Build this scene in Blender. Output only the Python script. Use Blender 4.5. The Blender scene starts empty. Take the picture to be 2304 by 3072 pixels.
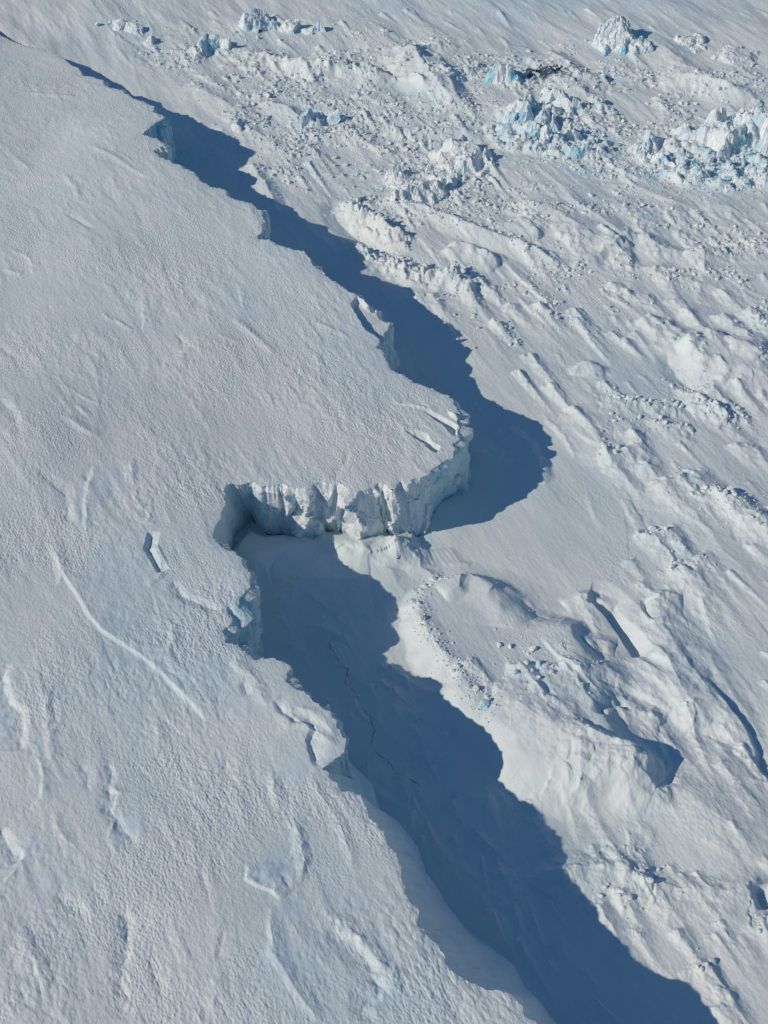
import bpy, math
import numpy as np
from mathutils import Vector

# ------------------------------------------------------------------ camera, sky, sun
PITCH, HC, FPX = math.radians(42.0), 280.0, 4220.0       # camera 280 m above the sea ice
SUN_EL, SUN_TO = math.radians(32.0), math.radians(24.0)  # light travels towards +x, a little +y
sc = bpy.context.scene
C = sc.collection
cam = bpy.data.objects.new('camera', bpy.data.cameras.new('camera'))
C.objects.link(cam)
cam.location = (0, 0, HC)
cam.rotation_euler = (math.pi/2 - PITCH, 0, 0)
cam.data.sensor_fit = 'VERTICAL'
cam.data.sensor_height = 24.0
cam.data.lens = 24.0 * FPX / 3072.0
cam.data.clip_start = 1.0
cam.data.clip_end = 40000.0
sc.camera = cam

world = bpy.data.worlds.new('World')
sc.world = world
world.use_nodes = True
nt = world.node_tree
sky = nt.nodes.new('ShaderNodeTexSky')
sky.sky_type = 'NISHITA'
sky.sun_disc = False
sky.sun_elevation = SUN_EL
# the sun stands opposite to where its light travels
sunpos = (-math.cos(SUN_TO), -math.sin(SUN_TO))
sky.sun_rotation = math.atan2(sunpos[0], sunpos[1])
sky.altitude = 0.0
sky.air_density = 1.5
sky.dust_density = 0.0
sky.ozone_density = 10.0
bg = nt.nodes['Background']
bg.inputs['Strength'].default_value = 0.064
nt.links.new(sky.outputs[0], bg.inputs[0])

sun = bpy.data.lights.new('sun', 'SUN')
sun.energy = 2.9
sun.angle = math.radians(0.5)
sun.color = (1.0, 0.85, 0.72)
so = bpy.data.objects.new('sun', sun)
C.objects.link(so)
L3 = Vector((math.cos(SUN_EL)*math.cos(SUN_TO), math.cos(SUN_EL)*math.sin(SUN_TO), -math.sin(SUN_EL)))
so.rotation_euler = L3.to_track_quat('-Z', 'Y').to_euler()
so.location = (-300, -300, 600)

sc.view_settings.view_transform = 'Standard'
sc.view_settings.look = 'None'
sc.view_settings.exposure = 0.0
sc.view_settings.gamma = 1.0
sc.cycles.max_bounces = 12
sc.cycles.diffuse_bounces = 8

# ------------------------------------------------------------------ numeric helpers
f4 = np.float32
rng = np.random.default_rng(7)

def w(px, py, z=0.0):
    """point of the photograph (2304 x 3072) to the plane at height z"""
    a = (px - 1152.0)/FPX
    b = (1536.0 - py)/FPX
    dx, dy, dz = a, math.cos(PITCH) + b*math.sin(PITCH), -math.sin(PITCH) + b*math.cos(PITCH)
    t = (z - HC)/dz
    return np.array([dx*t, dy*t])

def W(pts, z=0.0):
    return np.array([w(p[0], p[1], z) for p in pts])

def _h(ix, iy, seed):
    n = (ix.astype(np.uint32)*np.uint32(374761393)) ^ (iy.astype(np.uint32)*np.uint32(668265263)) ^ np.uint32((seed*2654435761 + 12345) & 0xffffffff)
    n = (n ^ (n >> np.uint32(13)))*np.uint32(1274126177)
    n = (n ^ (n >> np.uint32(15)))*np.uint32(2246822519)
    return n ^ (n >> np.uint32(16))

def rnd(ix, iy, seed):
    return (_h(ix, iy, seed) & np.uint32(0xffffff)).astype(f4)/f4(16777216.0)

_G = np.array([[math.cos(a), math.sin(a)] for a in np.arange(16)*math.pi/8 + .2], dtype=f4)

def noise(x, y, seed=0):
    x = np.asarray(x, f4); y = np.asarray(y, f4)
    fx = np.floor(x); fy = np.floor(y)
    ix = fx.astype(np.int64).astype(np.int32); iy = fy.astype(np.int64).astype(np.int32)
    u = x - fx; v = y - fy
    su = u*u*u*(u*(u*6-15)+10); sv = v*v*v*(v*(v*6-15)+10)
    def g(dx, dy):
        k = (_h(ix+dx, iy+dy, seed) & np.uint32(15)).astype(np.int64)
        return _G[k, 0]*(u-dx) + _G[k, 1]*(v-dy)
    a = g(0, 0); b = g(1, 0); c = g(0, 1); d = g(1, 1)
    return (a + su*(b-a) + sv*((c + su*(d-c)) - (a + su*(b-a))))*f4(1.5)

def fbm(x, y, o=4, seed=0, gain=.5, lac=2.03):
    s = 0; a = 1.0
    for i in range(o):
        s = s + a*noise(x, y, seed+i)
        x = x*lac + 3.1; y = y*lac - 1.7; a *= gain
    return s

def ridged(x, y, o=3, seed=0, gain=.5):
    s = 0; a = 1.0
    for i in range(o):
        n = 1 - np.abs(noise(x, y, seed+i))*2
        s = s + a*np.clip(n, -1, 1)
        x = x*2.1 + 5.3; y = y*2.1 + 1.9; a *= gain
    return s

def worley(x, y, seed=0, full=False):
    x = np.asarray(x, f4); y = np.asarray(y, f4)
    fx = np.floor(x).astype(np.int32); fy = np.floor(y).astype(np.int32)
    best = np.full(x.shape, 9.0, f4); b2 = best.copy()
    cx = np.zeros(x.shape, f4); cy = cx.copy(); ci = cx.copy(); cj = cx.copy()
    for i in (-1, 0, 1):
        for j in (-1, 0, 1):
            qx = fx+i + rnd(fx+i, fy+j, seed); qy = fy+j + rnd(fx+i, fy+j, seed+91)
            d = np.hypot(qx-x, qy-y)
            m = d < best
            b2 = np.where(m, best, np.minimum(b2, d))
            best = np.where(m, d, best)
            if full:
                cx = np.where(m, qx, cx); cy = np.where(m, qy, cy)
                ci = np.where(m, fx+i, ci); cj = np.where(m, fy+j, cj)
    if full:
        return best, b2, cx, cy, ci.astype(np.int32), cj.astype(np.int32)
    return best, b2

def sstep(a, b, x):
    t = np.clip((x-a)/(b-a), 0, 1)
    return t*t*(3-2*t)

def segdist(X, Y, P, Q):
    dx, dy = Q[0]-P[0], Q[1]-P[1]
    l2 = dx*dx+dy*dy + 1e-9
    t = np.clip(((X-P[0])*dx + (Y-P[1])*dy)/l2, 0, 1)
    ex = X-(P[0]+t*dx); ey = Y-(P[1]+t*dy)
    side = (X-P[0])*dy - (Y-P[1])*dx      # > 0 : right of the direction of travel
    return np.hypot(ex, ey), t, side

def polydist(X, Y, P, closed=False, vals=None):
    """distance to a polyline, signed by side (right > 0), value interpolated along, arc length"""
    best = np.full(X.shape, 1e9, f4); sgn = np.zeros(X.shape, f4)
    v = np.zeros(X.shape, f4); arc = np.zeros(X.shape, f4)
    n = len(P); s0 = 0.0
    for i in range(n if closed else n-1):
        A, B = P[i], P[(i+1) % n]
        d, t, sd = segdist(X, Y, A, B)
        m = d < best
        best = np.where(m, d, best); sgn = np.where(m, np.sign(sd), sgn)
        ln = math.hypot(*(B-A))
        arc = np.where(m, s0 + t*ln, arc); s0 += ln
        if vals is not None:
            v = np.where(m, vals[i]*(1-t) + vals[(i+1) % n]*t, v)
    return best, sgn, v, arc, s0

def inpoly(X, Y, P):
    c = np.zeros(X.shape, bool)
    n = len(P)
    for i in range(n):
        x1, y1 = P[i]; x2, y2 = P[(i+1) % n]
        if y1 == y2: continue
        m = (y1 > Y) != (y2 > Y)
        c ^= m & (X < (x2-x1)*(Y-y1)/(y2-y1) + x1)
    return c

# ------------------------------------------------------------------ materials
def mat_base(name):
    m = bpy.data.materials.new(name); m.use_nodes = True
    t = m.node_tree; b = t.nodes['Principled BSDF']
    return m, t, b

def N(t, kind, **kw):
    n = t.nodes.new(kind)
    for k, v in kw.items():
        if k in n.inputs: n.inputs[k].default_value = v
        else: setattr(n, k, v)
    return n

def ramp(t, src, stops):
    r = t.nodes.new('ShaderNodeValToRGB'); e = r.color_ramp.elements
    while len(e) < len(stops): e.new(.5)
    for el, (p, c) in zip(e, stops):
        el.position = p; el.color = (c[0], c[1], c[2], 1) if hasattr(c, '__len__') else (c, c, c, 1)
    t.links.new(src, r.inputs[0])
    return r

def mixc(t, fac, a, b):
    m = t.nodes.new('ShaderNodeMix'); m.data_type = 'RGBA'
    for i, v in ((0, fac), (6, a), (7, b)):
        if hasattr(v, 'is_output'): t.links.new(v, m.inputs[i])
        elif i == 0: m.inputs[0].default_value = v
        else: m.inputs[i].default_value = (*v, 1)
    return m.outputs[2]

def math_n(t, op, a, b=0.0):
    m = t.nodes.new('ShaderNodeMath'); m.operation = op
    for i, v in ((0, a), (1, b)):
        if hasattr(v, 'is_output'): t.links.new(v, m.inputs[i])
        else: m.inputs[i].default_value = v
    return m.outputs[0]

SNOW = (0.715, 0.812, 0.785)
BLUE_ICE = (0.52, 0.70, 0.80)

def snow_material(name, scale=1.0, bumps=(.5, .3), pebble=.6, aniso=2.2):
    """snow with small wind-cut bumps in metres; 'blue' attribute bares glacier ice, 'water' open water"""
    m, t, b = mat_base(name)
    geo = t.nodes.new('ShaderNodeNewGeometry')
    mp = N(t, 'ShaderNodeMapping')
    mp.inputs['Rotation'].default_value = (0, 0, math.radians(-66))
    mp.inputs['Scale'].default_value = (aniso, 1, 1)
    mp.vector_type = 'TEXTURE'
    t.links.new(geo.outputs['Position'], mp.inputs['Vector'])
    n1 = N(t, 'ShaderNodeTexNoise', Scale=.55*scale, Detail=6.0, Roughness=.62)
    t.links.new(mp.outputs[0], n1.inputs['Vector'])
    n2 = N(t, 'ShaderNodeTexNoise', Scale=.035, Detail=4.0, Roughness=.55)
    t.links.new(geo.outputs['Position'], n2.inputs['Vector'])
    v1 = N(t, 'ShaderNodeTexVoronoi', Scale=.85*scale, feature='SMOOTH_F1')
    v1.inputs['Smoothness'].default_value = .5
    t.links.new(mp.outputs[0], v1.inputs['Vector'])
    mask = ramp(t, n2.outputs[0], [(.43, .04), (.60, 1.0)])
    hv = math_n(t, 'MULTIPLY', v1.outputs['Distance'], -pebble)
    hv = math_n(t, 'MULTIPLY', hv, mask.outputs[0])
    h1 = math_n(t, 'MULTIPLY', n1.outputs[0], bumps[0])
    hs = math_n(t, 'ADD', h1, hv)
    at = t.nodes.new('ShaderNodeAttribute'); at.attribute_name = 'smooth_snow'
    inv = math_n(t, 'SUBTRACT', 1.0, at.outputs['Fac'])
    hs = math_n(t, 'MULTIPLY', hs, inv)
    bp = N(t, 'ShaderNodeBump', Strength=1.0, Distance=bumps[1])
    t.links.new(hs, bp.inputs['Height'])
    t.links.new(bp.outputs[0], b.inputs['Normal'])
    n3 = N(t, 'ShaderNodeTexNoise', Scale=.02, Detail=6.0, Roughness=.6)
    t.links.new(geo.outputs['Position'], n3.inputs['Vector'])
    tone = ramp(t, n3.outputs[0], [(.38, (.64, .76, .76)), (.62, (.73, .81, .78))])
    ab = t.nodes.new('ShaderNodeAttribute'); ab.attribute_name = 'blue'
    nb = N(t, 'ShaderNodeTexNoise', Scale=.35, Detail=5.0, Roughness=.65)
    t.links.new(geo.outputs['Position'], nb.inputs['Vector'])
    ice = ramp(t, nb.outputs[0], [(.35, (.40, .66, .80)), (.65, (.64, .80, .86))])
    col = mixc(t, ab.outputs['Fac'], tone.outputs[0], ice.outputs[0])
    aw = t.nodes.new('ShaderNodeAttribute'); aw.attribute_name = 'water'
    col = mixc(t, aw.outputs['Fac'], col, (.012, .05, .09))
    t.links.new(col, b.inputs['Base Color'])
    b.inputs['Roughness'].default_value = .75
    b.inputs['Specular IOR Level'].default_value = .25
    return m

M_shelf = snow_material('shelf_snow', 2.1, (1.0, .21), .8, 1.6)
M_sea = snow_material('sea_ice_snow', 1.5, (1.0, .20), .6, 1.7)

def ice_material(name, vein=.5, snowy=.35):
    m, t, b = mat_base(name)
    geo = t.nodes.new('ShaderNodeNewGeometry')
    mp = N(t, 'ShaderNodeMapping'); mp.inputs['Scale'].default_value = (1, 1, .45)
    t.links.new(geo.outputs['Position'], mp.inputs['Vector'])
    n1 = N(t, 'ShaderNodeTexNoise', Scale=.16, Detail=7.0, Roughness=.62, Distortion=.6)
    t.links.new(mp.outputs[0], n1.inputs['Vector'])
    body = ramp(t, n1.outputs[0], [(.27, (.42, .68, .80)), (.36, (.64, .79, .86)), (.43, (.79, .86, .87)), (.75, (.84, .885, .88))])
    ab = t.nodes.new('ShaderNodeAttribute'); ab.attribute_name = 'blue'
    ice = ramp(t, n1.outputs[0], [(.35, (.10, .50, .68)), (.65, (.42, .76, .84))])
    nv = N(t, 'ShaderNodeTexNoise', Scale=.28, Detail=5.0, Roughness=.6)
    t.links.new(geo.outputs['Position'], nv.inputs['Vector'])
    rv = ramp(t, nv.outputs[0], [(.32, .35), (.52, 1.0)])
    f = math_n(t, 'MULTIPLY', ab.outputs['Fac'], rv.outputs[0])
    col = mixc(t, f, body.outputs[0], ice.outputs[0])
    # snow lies on everything that faces up
    sep = N(t, 'ShaderNodeSeparateXYZ'); t.links.new(geo.outputs['Normal'], sep.inputs[0])
    up = ramp(t, sep.outputs['Z'], [(.55, 0.0), (.85, 1.0)])
    keep = math_n(t, 'SUBTRACT', 1.0, math_n(t, 'MULTIPLY', ab.outputs['Fac'], .75))
    col = mixc(t, math_n(t, 'MULTIPLY', up.outputs[0], keep), col, SNOW)
    t.links.new(col, b.inputs['Base Color'])
    n2 = N(t, 'ShaderNodeTexNoise', Scale=.5, Detail=7.0, Roughness=.6)
    t.links.new(geo.outputs['Position'], n2.inputs['Vector'])
    bp = N(t, 'ShaderNodeBump', Strength=1.0, Distance=.9)
    t.links.new(n2.outputs[0], bp.inputs['Height'])
    t.links.new(bp.outputs[0], b.inputs['Normal'])
    b.inputs['Roughness'].default_value = .5
    b.inputs['Specular IOR Level'].default_value = .35
    return m

M_ice = ice_material('glacier_ice')
M_block = ice_material('block_ice')

def plain(name, c, r=.3):
    m, t, b = mat_base(name)
    n = N(t, 'ShaderNodeTexNoise', Scale=.3, Detail=3.0)
    rr = ramp(t, n.outputs[0], [(.3, c), (.7, tuple(x*1.5 for x in c))])
    t.links.new(rr.outputs[0], b.inputs['Base Color']); b.inputs['Roughness'].default_value = r
    return m
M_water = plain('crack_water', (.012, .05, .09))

# ------------------------------------------------------------------ mesh helper
def make_mesh(name, V, Fq, mat, smooth=True, attrs=None, parent=None):
    me = bpy.data.meshes.new(name)
    Fq = np.asarray(Fq)
    tri = Fq[:, 2] == Fq[:, 3] if Fq.shape[1] == 4 else np.ones(len(Fq), bool)
    k = Fq.shape[1]
    lt = np.where(tri & (k == 4), 3, k).astype(np.int32)
    keep = np.ones(Fq.shape, bool)
    if k == 4: keep[tri, 3] = False
    idx = Fq[keep].astype(np.int32)
    me.vertices.add(len(V)); me.vertices.foreach_set('co', np.ascontiguousarray(V, f4).ravel())
    me.loops.add(len(idx)); me.loops.foreach_set('vertex_index', idx)
    me.polygons.add(len(Fq))
    st = np.concatenate([[0], np.cumsum(lt)[:-1]]).astype(np.int32)
    me.polygons.foreach_set('loop_start', st)
    me.update(calc_edges=True)
    me.polygons.foreach_set('use_smooth', np.full(len(Fq), smooth))
    for a, v in (attrs or {}).items():
        at = me.attributes.new(a, 'FLOAT', 'POINT'); at.data.foreach_set('value', np.ascontiguousarray(v, f4))
    me.materials.append(mat)
    me.update()
    o = bpy.data.objects.new(name, me); C.objects.link(o)
    if parent: o.parent = parent
    return o

def tag(o, label=None, cat=None, group=None, kind=None):
    if label: o['label'] = label
    if cat: o['category'] = cat
    if group: o['group'] = group
    if kind: o['kind'] = kind
    return o

# ------------------------------------------------------------------ the rim of the ice shelf
# photo x, y of the rim, height of the shelf there (m), foot: metres outwards or the photo point where the face meets the sea ice
RIM = [(0,104,3,5),(42,122,3,5),(90,135,4,5),(122,142,5,4),(167,160,7,5),(201,184,8,6),(240,208,10,5),(247,226,11,5),(278,229,13,4),
 (306,243,14,3),(312,257,15,3),(347,271,17,3),(389,285,18,3),(396,299,19,3),(430,309,20,3),(460,323,21,3),(458,340,21,2),(479,351,22,2),
 (497,356,23,1.5),(470,374,24,2),(434,396,24,4),(437,410,24,4),(486,420,24,2),(493,434,24,1.5),(458,451,25,3),(479,476,25,3),(528,494,25,3),
 (576,517,25,3),(604,549,25,3),(667,569,25,3),(677,583,25,3),(715,601,25,3),(750,611,25,2),(778,635,25,2),(792,668,25,1.5),(788,690,25,2),(774,712,25,3),
 (816,726,25,3),(868,747,25,3),(910,760,25,3),(930,792,25,3),(972,824,25,3),(1000,844,24,3),(1042,872,24,3),(1083,900,24,2),(1139,935,23,2),
 (1169,952,22,1.2),(1161,975,22,1.5),(1147,1000,22,2),(1132,1035,22,2.5),(1152,1074,21,3),(1187,1113,21,3),(1221,1129,21,3),(1270,1153,21,3),(1326,1178,21,3),
 (1360,1198,20,3),(1364,1219,20,3),(1376,1247,20,3),(1374,1269,20,3),(1367,1290,20,3),(1379,1316,20,1.5),(1371,1342,20,(1375,1467)),(1350,1368,20,(1354,1479)),
 (1318,1375,20,(1325,1496)),(1310,1397,20,(1315,1503)),(1281,1419,20,(1295,1545)),(1262,1426,20.5,(1280,1575)),(1235,1434,20.5,(1262,1600)),
 (1204,1443,20.5,(1240,1612)),(1178,1462,20.5,(1195,1606)),(1154,1448,20.5,(1170,1600)),(1127,1450,20.5,(1154,1592)),(1096,1462,21,(1130,1614)),(1070,1468,21,(1086,1640)),
 (1054,1472,21,(1052,1609)),(1012,1448,21,(1020,1602)),(955,1445,21,(970,1605)),(933,1465,21,(930,1609)),(897,1465,21,(897,1612)),(858,1454,21,(867,1599)),
 (813,1456,21,(820,1599)),(784,1454,21,(795,1599)),(765,1439,21,(775,1575)),(735,1451,21.5,(762,1552)),(697,1450,22,(756,1545)),(677,1468,22,(748,1553)),
 (668,1498,22.5,(730,1580)),(683,1513,23,(716,1590)),(661,1524,23,(705,1605)),(650,1566,24,(700,1641)),(634,1596,25,(690,1690)),(638,1620,25,3),(659,1638,26,2),
 (700,1652,26,1.5),(722,1668,27,1.5),(725,1686,27,1.5),(743,1707,28,1.2),(746,1725,28,1.2),(741,1754,28,1.5),(734,1783,28,2),(712,1812,28,3),(695,1812,28,3),
 (676,1818,28,3),(684,1863,28,3),(669,1881,28,3),(683,1917,28,3),(708,1928,28,4),(759,1971,28,1.5),(792,1962,28.5,1.5),
 (831,1975,29,1.5),(866,1997,29,1),(857,2011,29,1.5),(862,2036,29,2),(907,2072,29,2.5),(962,2101,29,2),(990,2130,29,1.5),(989,2145,29,1.5),(1020,2185,29,1.5),
 (1036,2214,29,1.5),(1031,2245,29,(1034,2264)),(998,2279,29,(1066,2300)),(962,2297,29,(1103,2333)),(980,2326,29,(1120,2352)),(1012,2344,29,(1128,2375)),(1030,2365,29,(1138,2410)),
 (1079,2380,29,(1146,2441)),(1081,2394,29,(1180,2455)),(1106,2434,29,(1215,2490)),(1150,2496,29,(1256,2540)),(1187,2582,29,(1277,2616)),(1228,2693,30,(1345,2720)),
 (1263,2769,30,(1402,2783)),(1333,2860,30,(1485,2852)),(1381,2915,30,(1541,2894)),(1454,2971,30,(1580,2965)),(1527,2971,30,(1620,3000)),(1569,3019,30,(1660,3060)),
 (1610,3072,30,(1700,3120)),(1650,3140,30,(1760,3200)),(1700,3260,30,(1840,3330)),(1745,3420,30,(1890,3500)),(1780,3700,30,(1900,3760)),(1800,4100,30,(1900,4150))]

R_h = np.array([r[2] for r in RIM], f4)
R_xy = np.array([w(r[0], r[1], r[2]) for r in RIM])
INL = np.array([list(w(a, b, 30)) + [h] for a, b, h in ((300,700,28),(100,1300,31),(500,1300,29),(300,2000,31),(500,2700,32),(900,2900,31),(50,3000,33),(600,1000,26),(0,420,20),(150,330,15))])
CP = np.vstack([R_xy, INL[:, :2]]).astype(f4); CH = np.concatenate([R_h, INL[:, 2]]).astype(f4)

def Hbase(X, Y):
    X = np.asarray(X, f4); Y = np.asarray(Y, f4)
    num = np.zeros(X.shape, f4); den = np.full(X.shape, 1e-12, f4)
    for (cx, cy), ch in zip(CP[::1], CH[::1]):
        d2 = (X-cx)**2 + (Y-cy)**2
        q = 1/(d2 + 400.0)**1.5
        num += q*ch; den += q
    return num/den

# tune plan positions to the interpolated height field
for _ in range(3):
    hh = Hbase(R_xy[:, 0], R_xy[:, 1])
    R_xy = np.array([w(r[0], r[1], float(h)) for r, h in zip(RIM, hh)])
nR = len(RIM)
# plan normal pointing out to the sea ice (left of travel is sea ice; travel goes from far to near)
def normals(P):
    T = np.gradient(P, axis=0); T /= np.linalg.norm(T, axis=1)[:, None] + 1e-9
    return np.stack([-T[:, 1], T[:, 0]], 1)
Rn = normals(R_xy)
FOOT = np.zeros((nR, 2))
for i, r in enumerate(RIM):
    FOOT[i] = w(r[3][0], r[3][1], 0) if isinstance(r[3], tuple) else R_xy[i] + Rn[i]*r[3]

# fine rim: resample and roughen
def resample(arrs, step):
    P = arrs[0]
    s = np.concatenate([[0], np.cumsum(np.linalg.norm(np.diff(P, axis=0), axis=1))])
    n = int(s[-1]/step)
    q = np.linspace(0, s[-1], n)
    return q, [np.stack([np.interp(q, s, A[:, k]) for k in range(A.shape[1])], 1) for A in arrs]
off = np.zeros((nR, 1))
S, (RF, FF) = resample([R_xy, FOOT], .35)
nf = normals(RF)
ro = (fbm(S/9.0, S*0, 5, 41, .6)*1.1 + (worley(S/5.0, S*0, 9)[0]-.4)*1.0 + fbm(S/1.6, S*0+3, 3, 77, .6)*.28)
damp = np.clip(Hbase(RF[:, 0], RF[:, 1])/20, .3, 1)
RF = RF + nf*(ro*damp)[:, None]
EXT_A = np.array([[-330., 800.], [-700., 900.], [-3000., 1100.], [-9000., -3000.], [-3000., -9000.], [400., -9000.], [300., -900.], [110., -200.], [75., -20.]])
EXT_A2 = EXT_A[::-1]
RC = RF[::2]
if not np.allclose(RC[-1], RF[-1]): RC = np.vstack([RC, RF[-1]])
RC8 = np.vstack([RF[::8], RF[-1:]])
SHELF = np.vstack([EXT_A[:1], RC8, EXT_A[::-1][:-1]])       # closed polygon

# ------------------------------------------------------------------ polar grid that thins with distance
el = np.concatenate([np.radians(np.linspace(67.5, 20.3, 1500))])
r_main = HC/np.tan(el)
r_in = np.linspace(3, r_main[0]-2, 40)
r_out = r_main[-1]*np.geomspace(1.006, 26000/r_main[-1], 70)
R = np.concatenate([r_in, r_main, r_out]).astype(f4)
t1 = np.radians(np.linspace(-19, 19, 930)); t2 = np.radians(np.linspace(19.05, 36, 260)); t3 = np.radians(np.linspace(37, 180, 50))
TH = np.concatenate([-t3[:-1][::-1], -t2[::-1], t1, t2, t3]).astype(f4)
RR, TT = np.meshgrid(R, TH, indexing='ij')
GX = (RR*np.sin(TT)).astype(f4); GY = (RR*np.cos(TT)).astype(f4)
SH = GX.shape

def window(P, pad):
    P = np.atleast_2d(P)
    r = np.hypot(P[:, 0], P[:, 1]); th = np.arctan2(P[:, 0], P[:, 1])
    r0, r1 = r.min()-pad, r.max()+pad
    a = pad/max(r.min(), 20.)
    i0, i1 = np.searchsorted(R, [r0, r1]); j0, j1 = np.searchsorted(TH, [th.min()-a, th.max()+a])
    return slice(max(i0-1, 0), i1+1), slice(max(j0-1, 0), j1+1)

cell_i = slice(0, None)
D = np.full(SH, 1e4, f4)
ins = inpoly(GX, GY, SHELF)
for i in range(len(RC)-1):
    wi, wj = window(RC[i:i+2], 45)
    dd, _, _ = segdist(GX[wi, wj], GY[wi, wj], RC[i], RC[i+1])
    D[wi, wj] = np.minimum(D[wi, wj], dd)
FINE = np.vstack([EXT_A[:1], RC, EXT_A[::-1][:-1]])
nb_ = np.where(D < 5)
ins[nb_] = inpoly(GX[nb_], GY[nb_], FINE)
D = np.where(ins, D, -D)

WD = np.array([.41, -.91])                               # the wind blows towards here
WU = GX*WD[0] + GY*WD[1]; WV = -GX*WD[1] + GY*WD[0]      # along and across the wind

dense = np.ones(SH, f4)
fade_far = np.clip((1500-RR)/700, 0, 1)                  # no fine relief on the coarse outer cells

# ------------------------------------------------------------------ sea ice relief
Z = np.zeros(SH, f4); BL = np.zeros(SH, f4); WA = np.zeros(SH, f4); SM = np.zeros(SH, f4)

def add(arr, wi, wj, val):
    arr[wi, wj] += val

def ridge(pts, h, wl, wr, rough=.3, arr=None, zplane=0.0, ends=.2, p=1.3, seed=None, ns=8.0):
    """a crest along a photo line; wl / wr the reach in metres left / right of travel; negative h digs a trench"""
    arr = Z if arr is None else arr
    P = W(pts, max(h, 0)*.8) if zplane is not None else np.array([w(a, b, 29) for a, b in pts])
    wi, wj = window(P, max(wl, wr)+2)
    X, Y = GX[wi, wj], GY[wi, wj]
    sd = int(abs(pts[0][0]*13+pts[0][1])) if seed is None else seed
    rough = rough*(.55 if arr is Z and ns == 8.0 else 1)
    wob = fbm(X/ns, Y/ns, 4, sd)*min(wl, wr)*.45*rough*2
    d, sg, _, arc, tot = polydist(X+wob, Y-wob*.7, P)
    ww = np.where(sg > 0, wr, wl)
    t = np.clip(1 - d/ww, 0, 1)
    e = np.clip(np.minimum(arc, tot-arc)/(tot*ends+1e-6), 0, 1)
    n = 1 + rough*fbm(X/(ns*.5), Y/(ns*.5), 4, sd+5)*.8
    arr[wi, wj] += (h*t**p*np.sqrt(e)*np.maximum(n, .1)).astype(f4)

def drift(px, py, h, wdt, length, rough=.25, arr=None, z=0.0, ang=0.0, blunt=.35):
    """a snow-buried block: steep nose up-wind and a long tail down-wind"""
    arr = Z if arr is None else arr
    c = w(px, py, z+h*.7)
    ca, sa = math.cos(ang), math.sin(ang)
    dx, dy = WD[0]*ca-WD[1]*sa, WD[0]*sa+WD[1]*ca
    wi, wj = window(np.array([c, c+np.array([dx, dy])*length*1.3]), wdt*2)
    X, Y = GX[wi, wj]-c[0], GY[wi, wj]-c[1]
    sd = int(px*7+py)
    n = fbm((X+c[0])/(wdt*.8), (Y+c[1])/(wdt*.8), 4, sd)
    length = length*1.25
    u = X*dx+Y*dy + n*wdt*.3; v = -X*dy+Y*dx + n*wdt*.16
    ww = wdt*np.clip(1 - .65*np.clip(u/length, 0, 1), .2, 1)
    au = np.where(u < 0, sstep(-wdt*blunt*2, 0, u), np.clip(1-u/length, 0, 1)**1.8)
    av = np.clip(1-(np.abs(v)/ww), 0, 1)**1.15
    arr[wi, wj] += (h*au*av*(1+rough*n)).astype(f4)

def raised(pts, h, arr=None, z=0.0, rough=.25, ns=14., tilt=(0, 0)):
    """a snow-covered table: polygon of (x, y, edge width)"""
    arr = Z if arr is None else arr
    P = W(pts, z + (h*.6 if arr is Z else 0)); ew = [p[2] for p in pts]
    wi, wj = window(P, 12)
    X, Y = GX[wi, wj], GY[wi, wj]
    sd = int(pts[0][0]*3+pts[0][1])
    wob = fbm(X/ns, Y/ns, 4, sd)*ns*.16
    X2, Y2 = X+wob, Y+wob*.6
    d, _, v, _, _ = polydist(X2, Y2, P, True, ew)
    d = np.where(inpoly(X2, Y2, P), d, 0)
    n = 1+rough*fbm(X/ns*.8, Y/ns*.8, 5, sd+9)
    cx, cy = P.mean(0)
    hh = h + tilt[0]*(X-cx) + tilt[1]*(Y-cy)
    arr[wi, wj] += ((hh if h < 0 else np.maximum(hh, .3))*sstep(0, 1, d/np.maximum(v, .5))*n).astype(f4)

def paint(arr, px, py, rx, ry, amt=1.0, z=0.0, hard=.5, ns=5.):
    c = w(px, py, z); e = w(px+rx, py, z); g = w(px, py-ry, z)
    a = abs(e[0]-c[0]); b = abs(g[1]-c[1])
    wi, wj = window(c, max(a, b)*1.4+2)
    X, Y = GX[wi, wj]-c[0], GY[wi, wj]-c[1]
    n = fbm((X+c[0])/ns, (Y+c[1])/ns, 5, int(px+py), .6)
    q = np.sqrt((X/a)**2 + (Y/b)**2) + n*.45
    arr[wi, wj] = np.maximum(arr[wi, wj], amt*sstep(1, hard, q)).astype(f4)

def later_rubble():
    raised([(1440,380,5),(1480,330,4),(1560,300,4),(1700,330,5),(1840,420,4),(1850,470,4),(1700,480,3),(1560,460,3),(1470,440,4)], 1.6, rough=1.3, ns=5.)
    raised([(1880,440,4),(1930,400,4),(2304,330,4),(2420,380,4),(2420,560,5),(2200,575,5),(2050,560,4),(1960,520,4),(1900,480,4)], 1.8, rough=1.4, ns=5.)
    for q in ((1560,400,60,34,.8),(1640,400,60,34,.7),(1720,430,70,26,.5),(2040,500,90,28,.7),(2180,500,110,34,.85),(2290,510,80,40,.8),(2130,545,80,20,.5)):
        paint(BL, *q, hard=.3, ns=3.)
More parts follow.
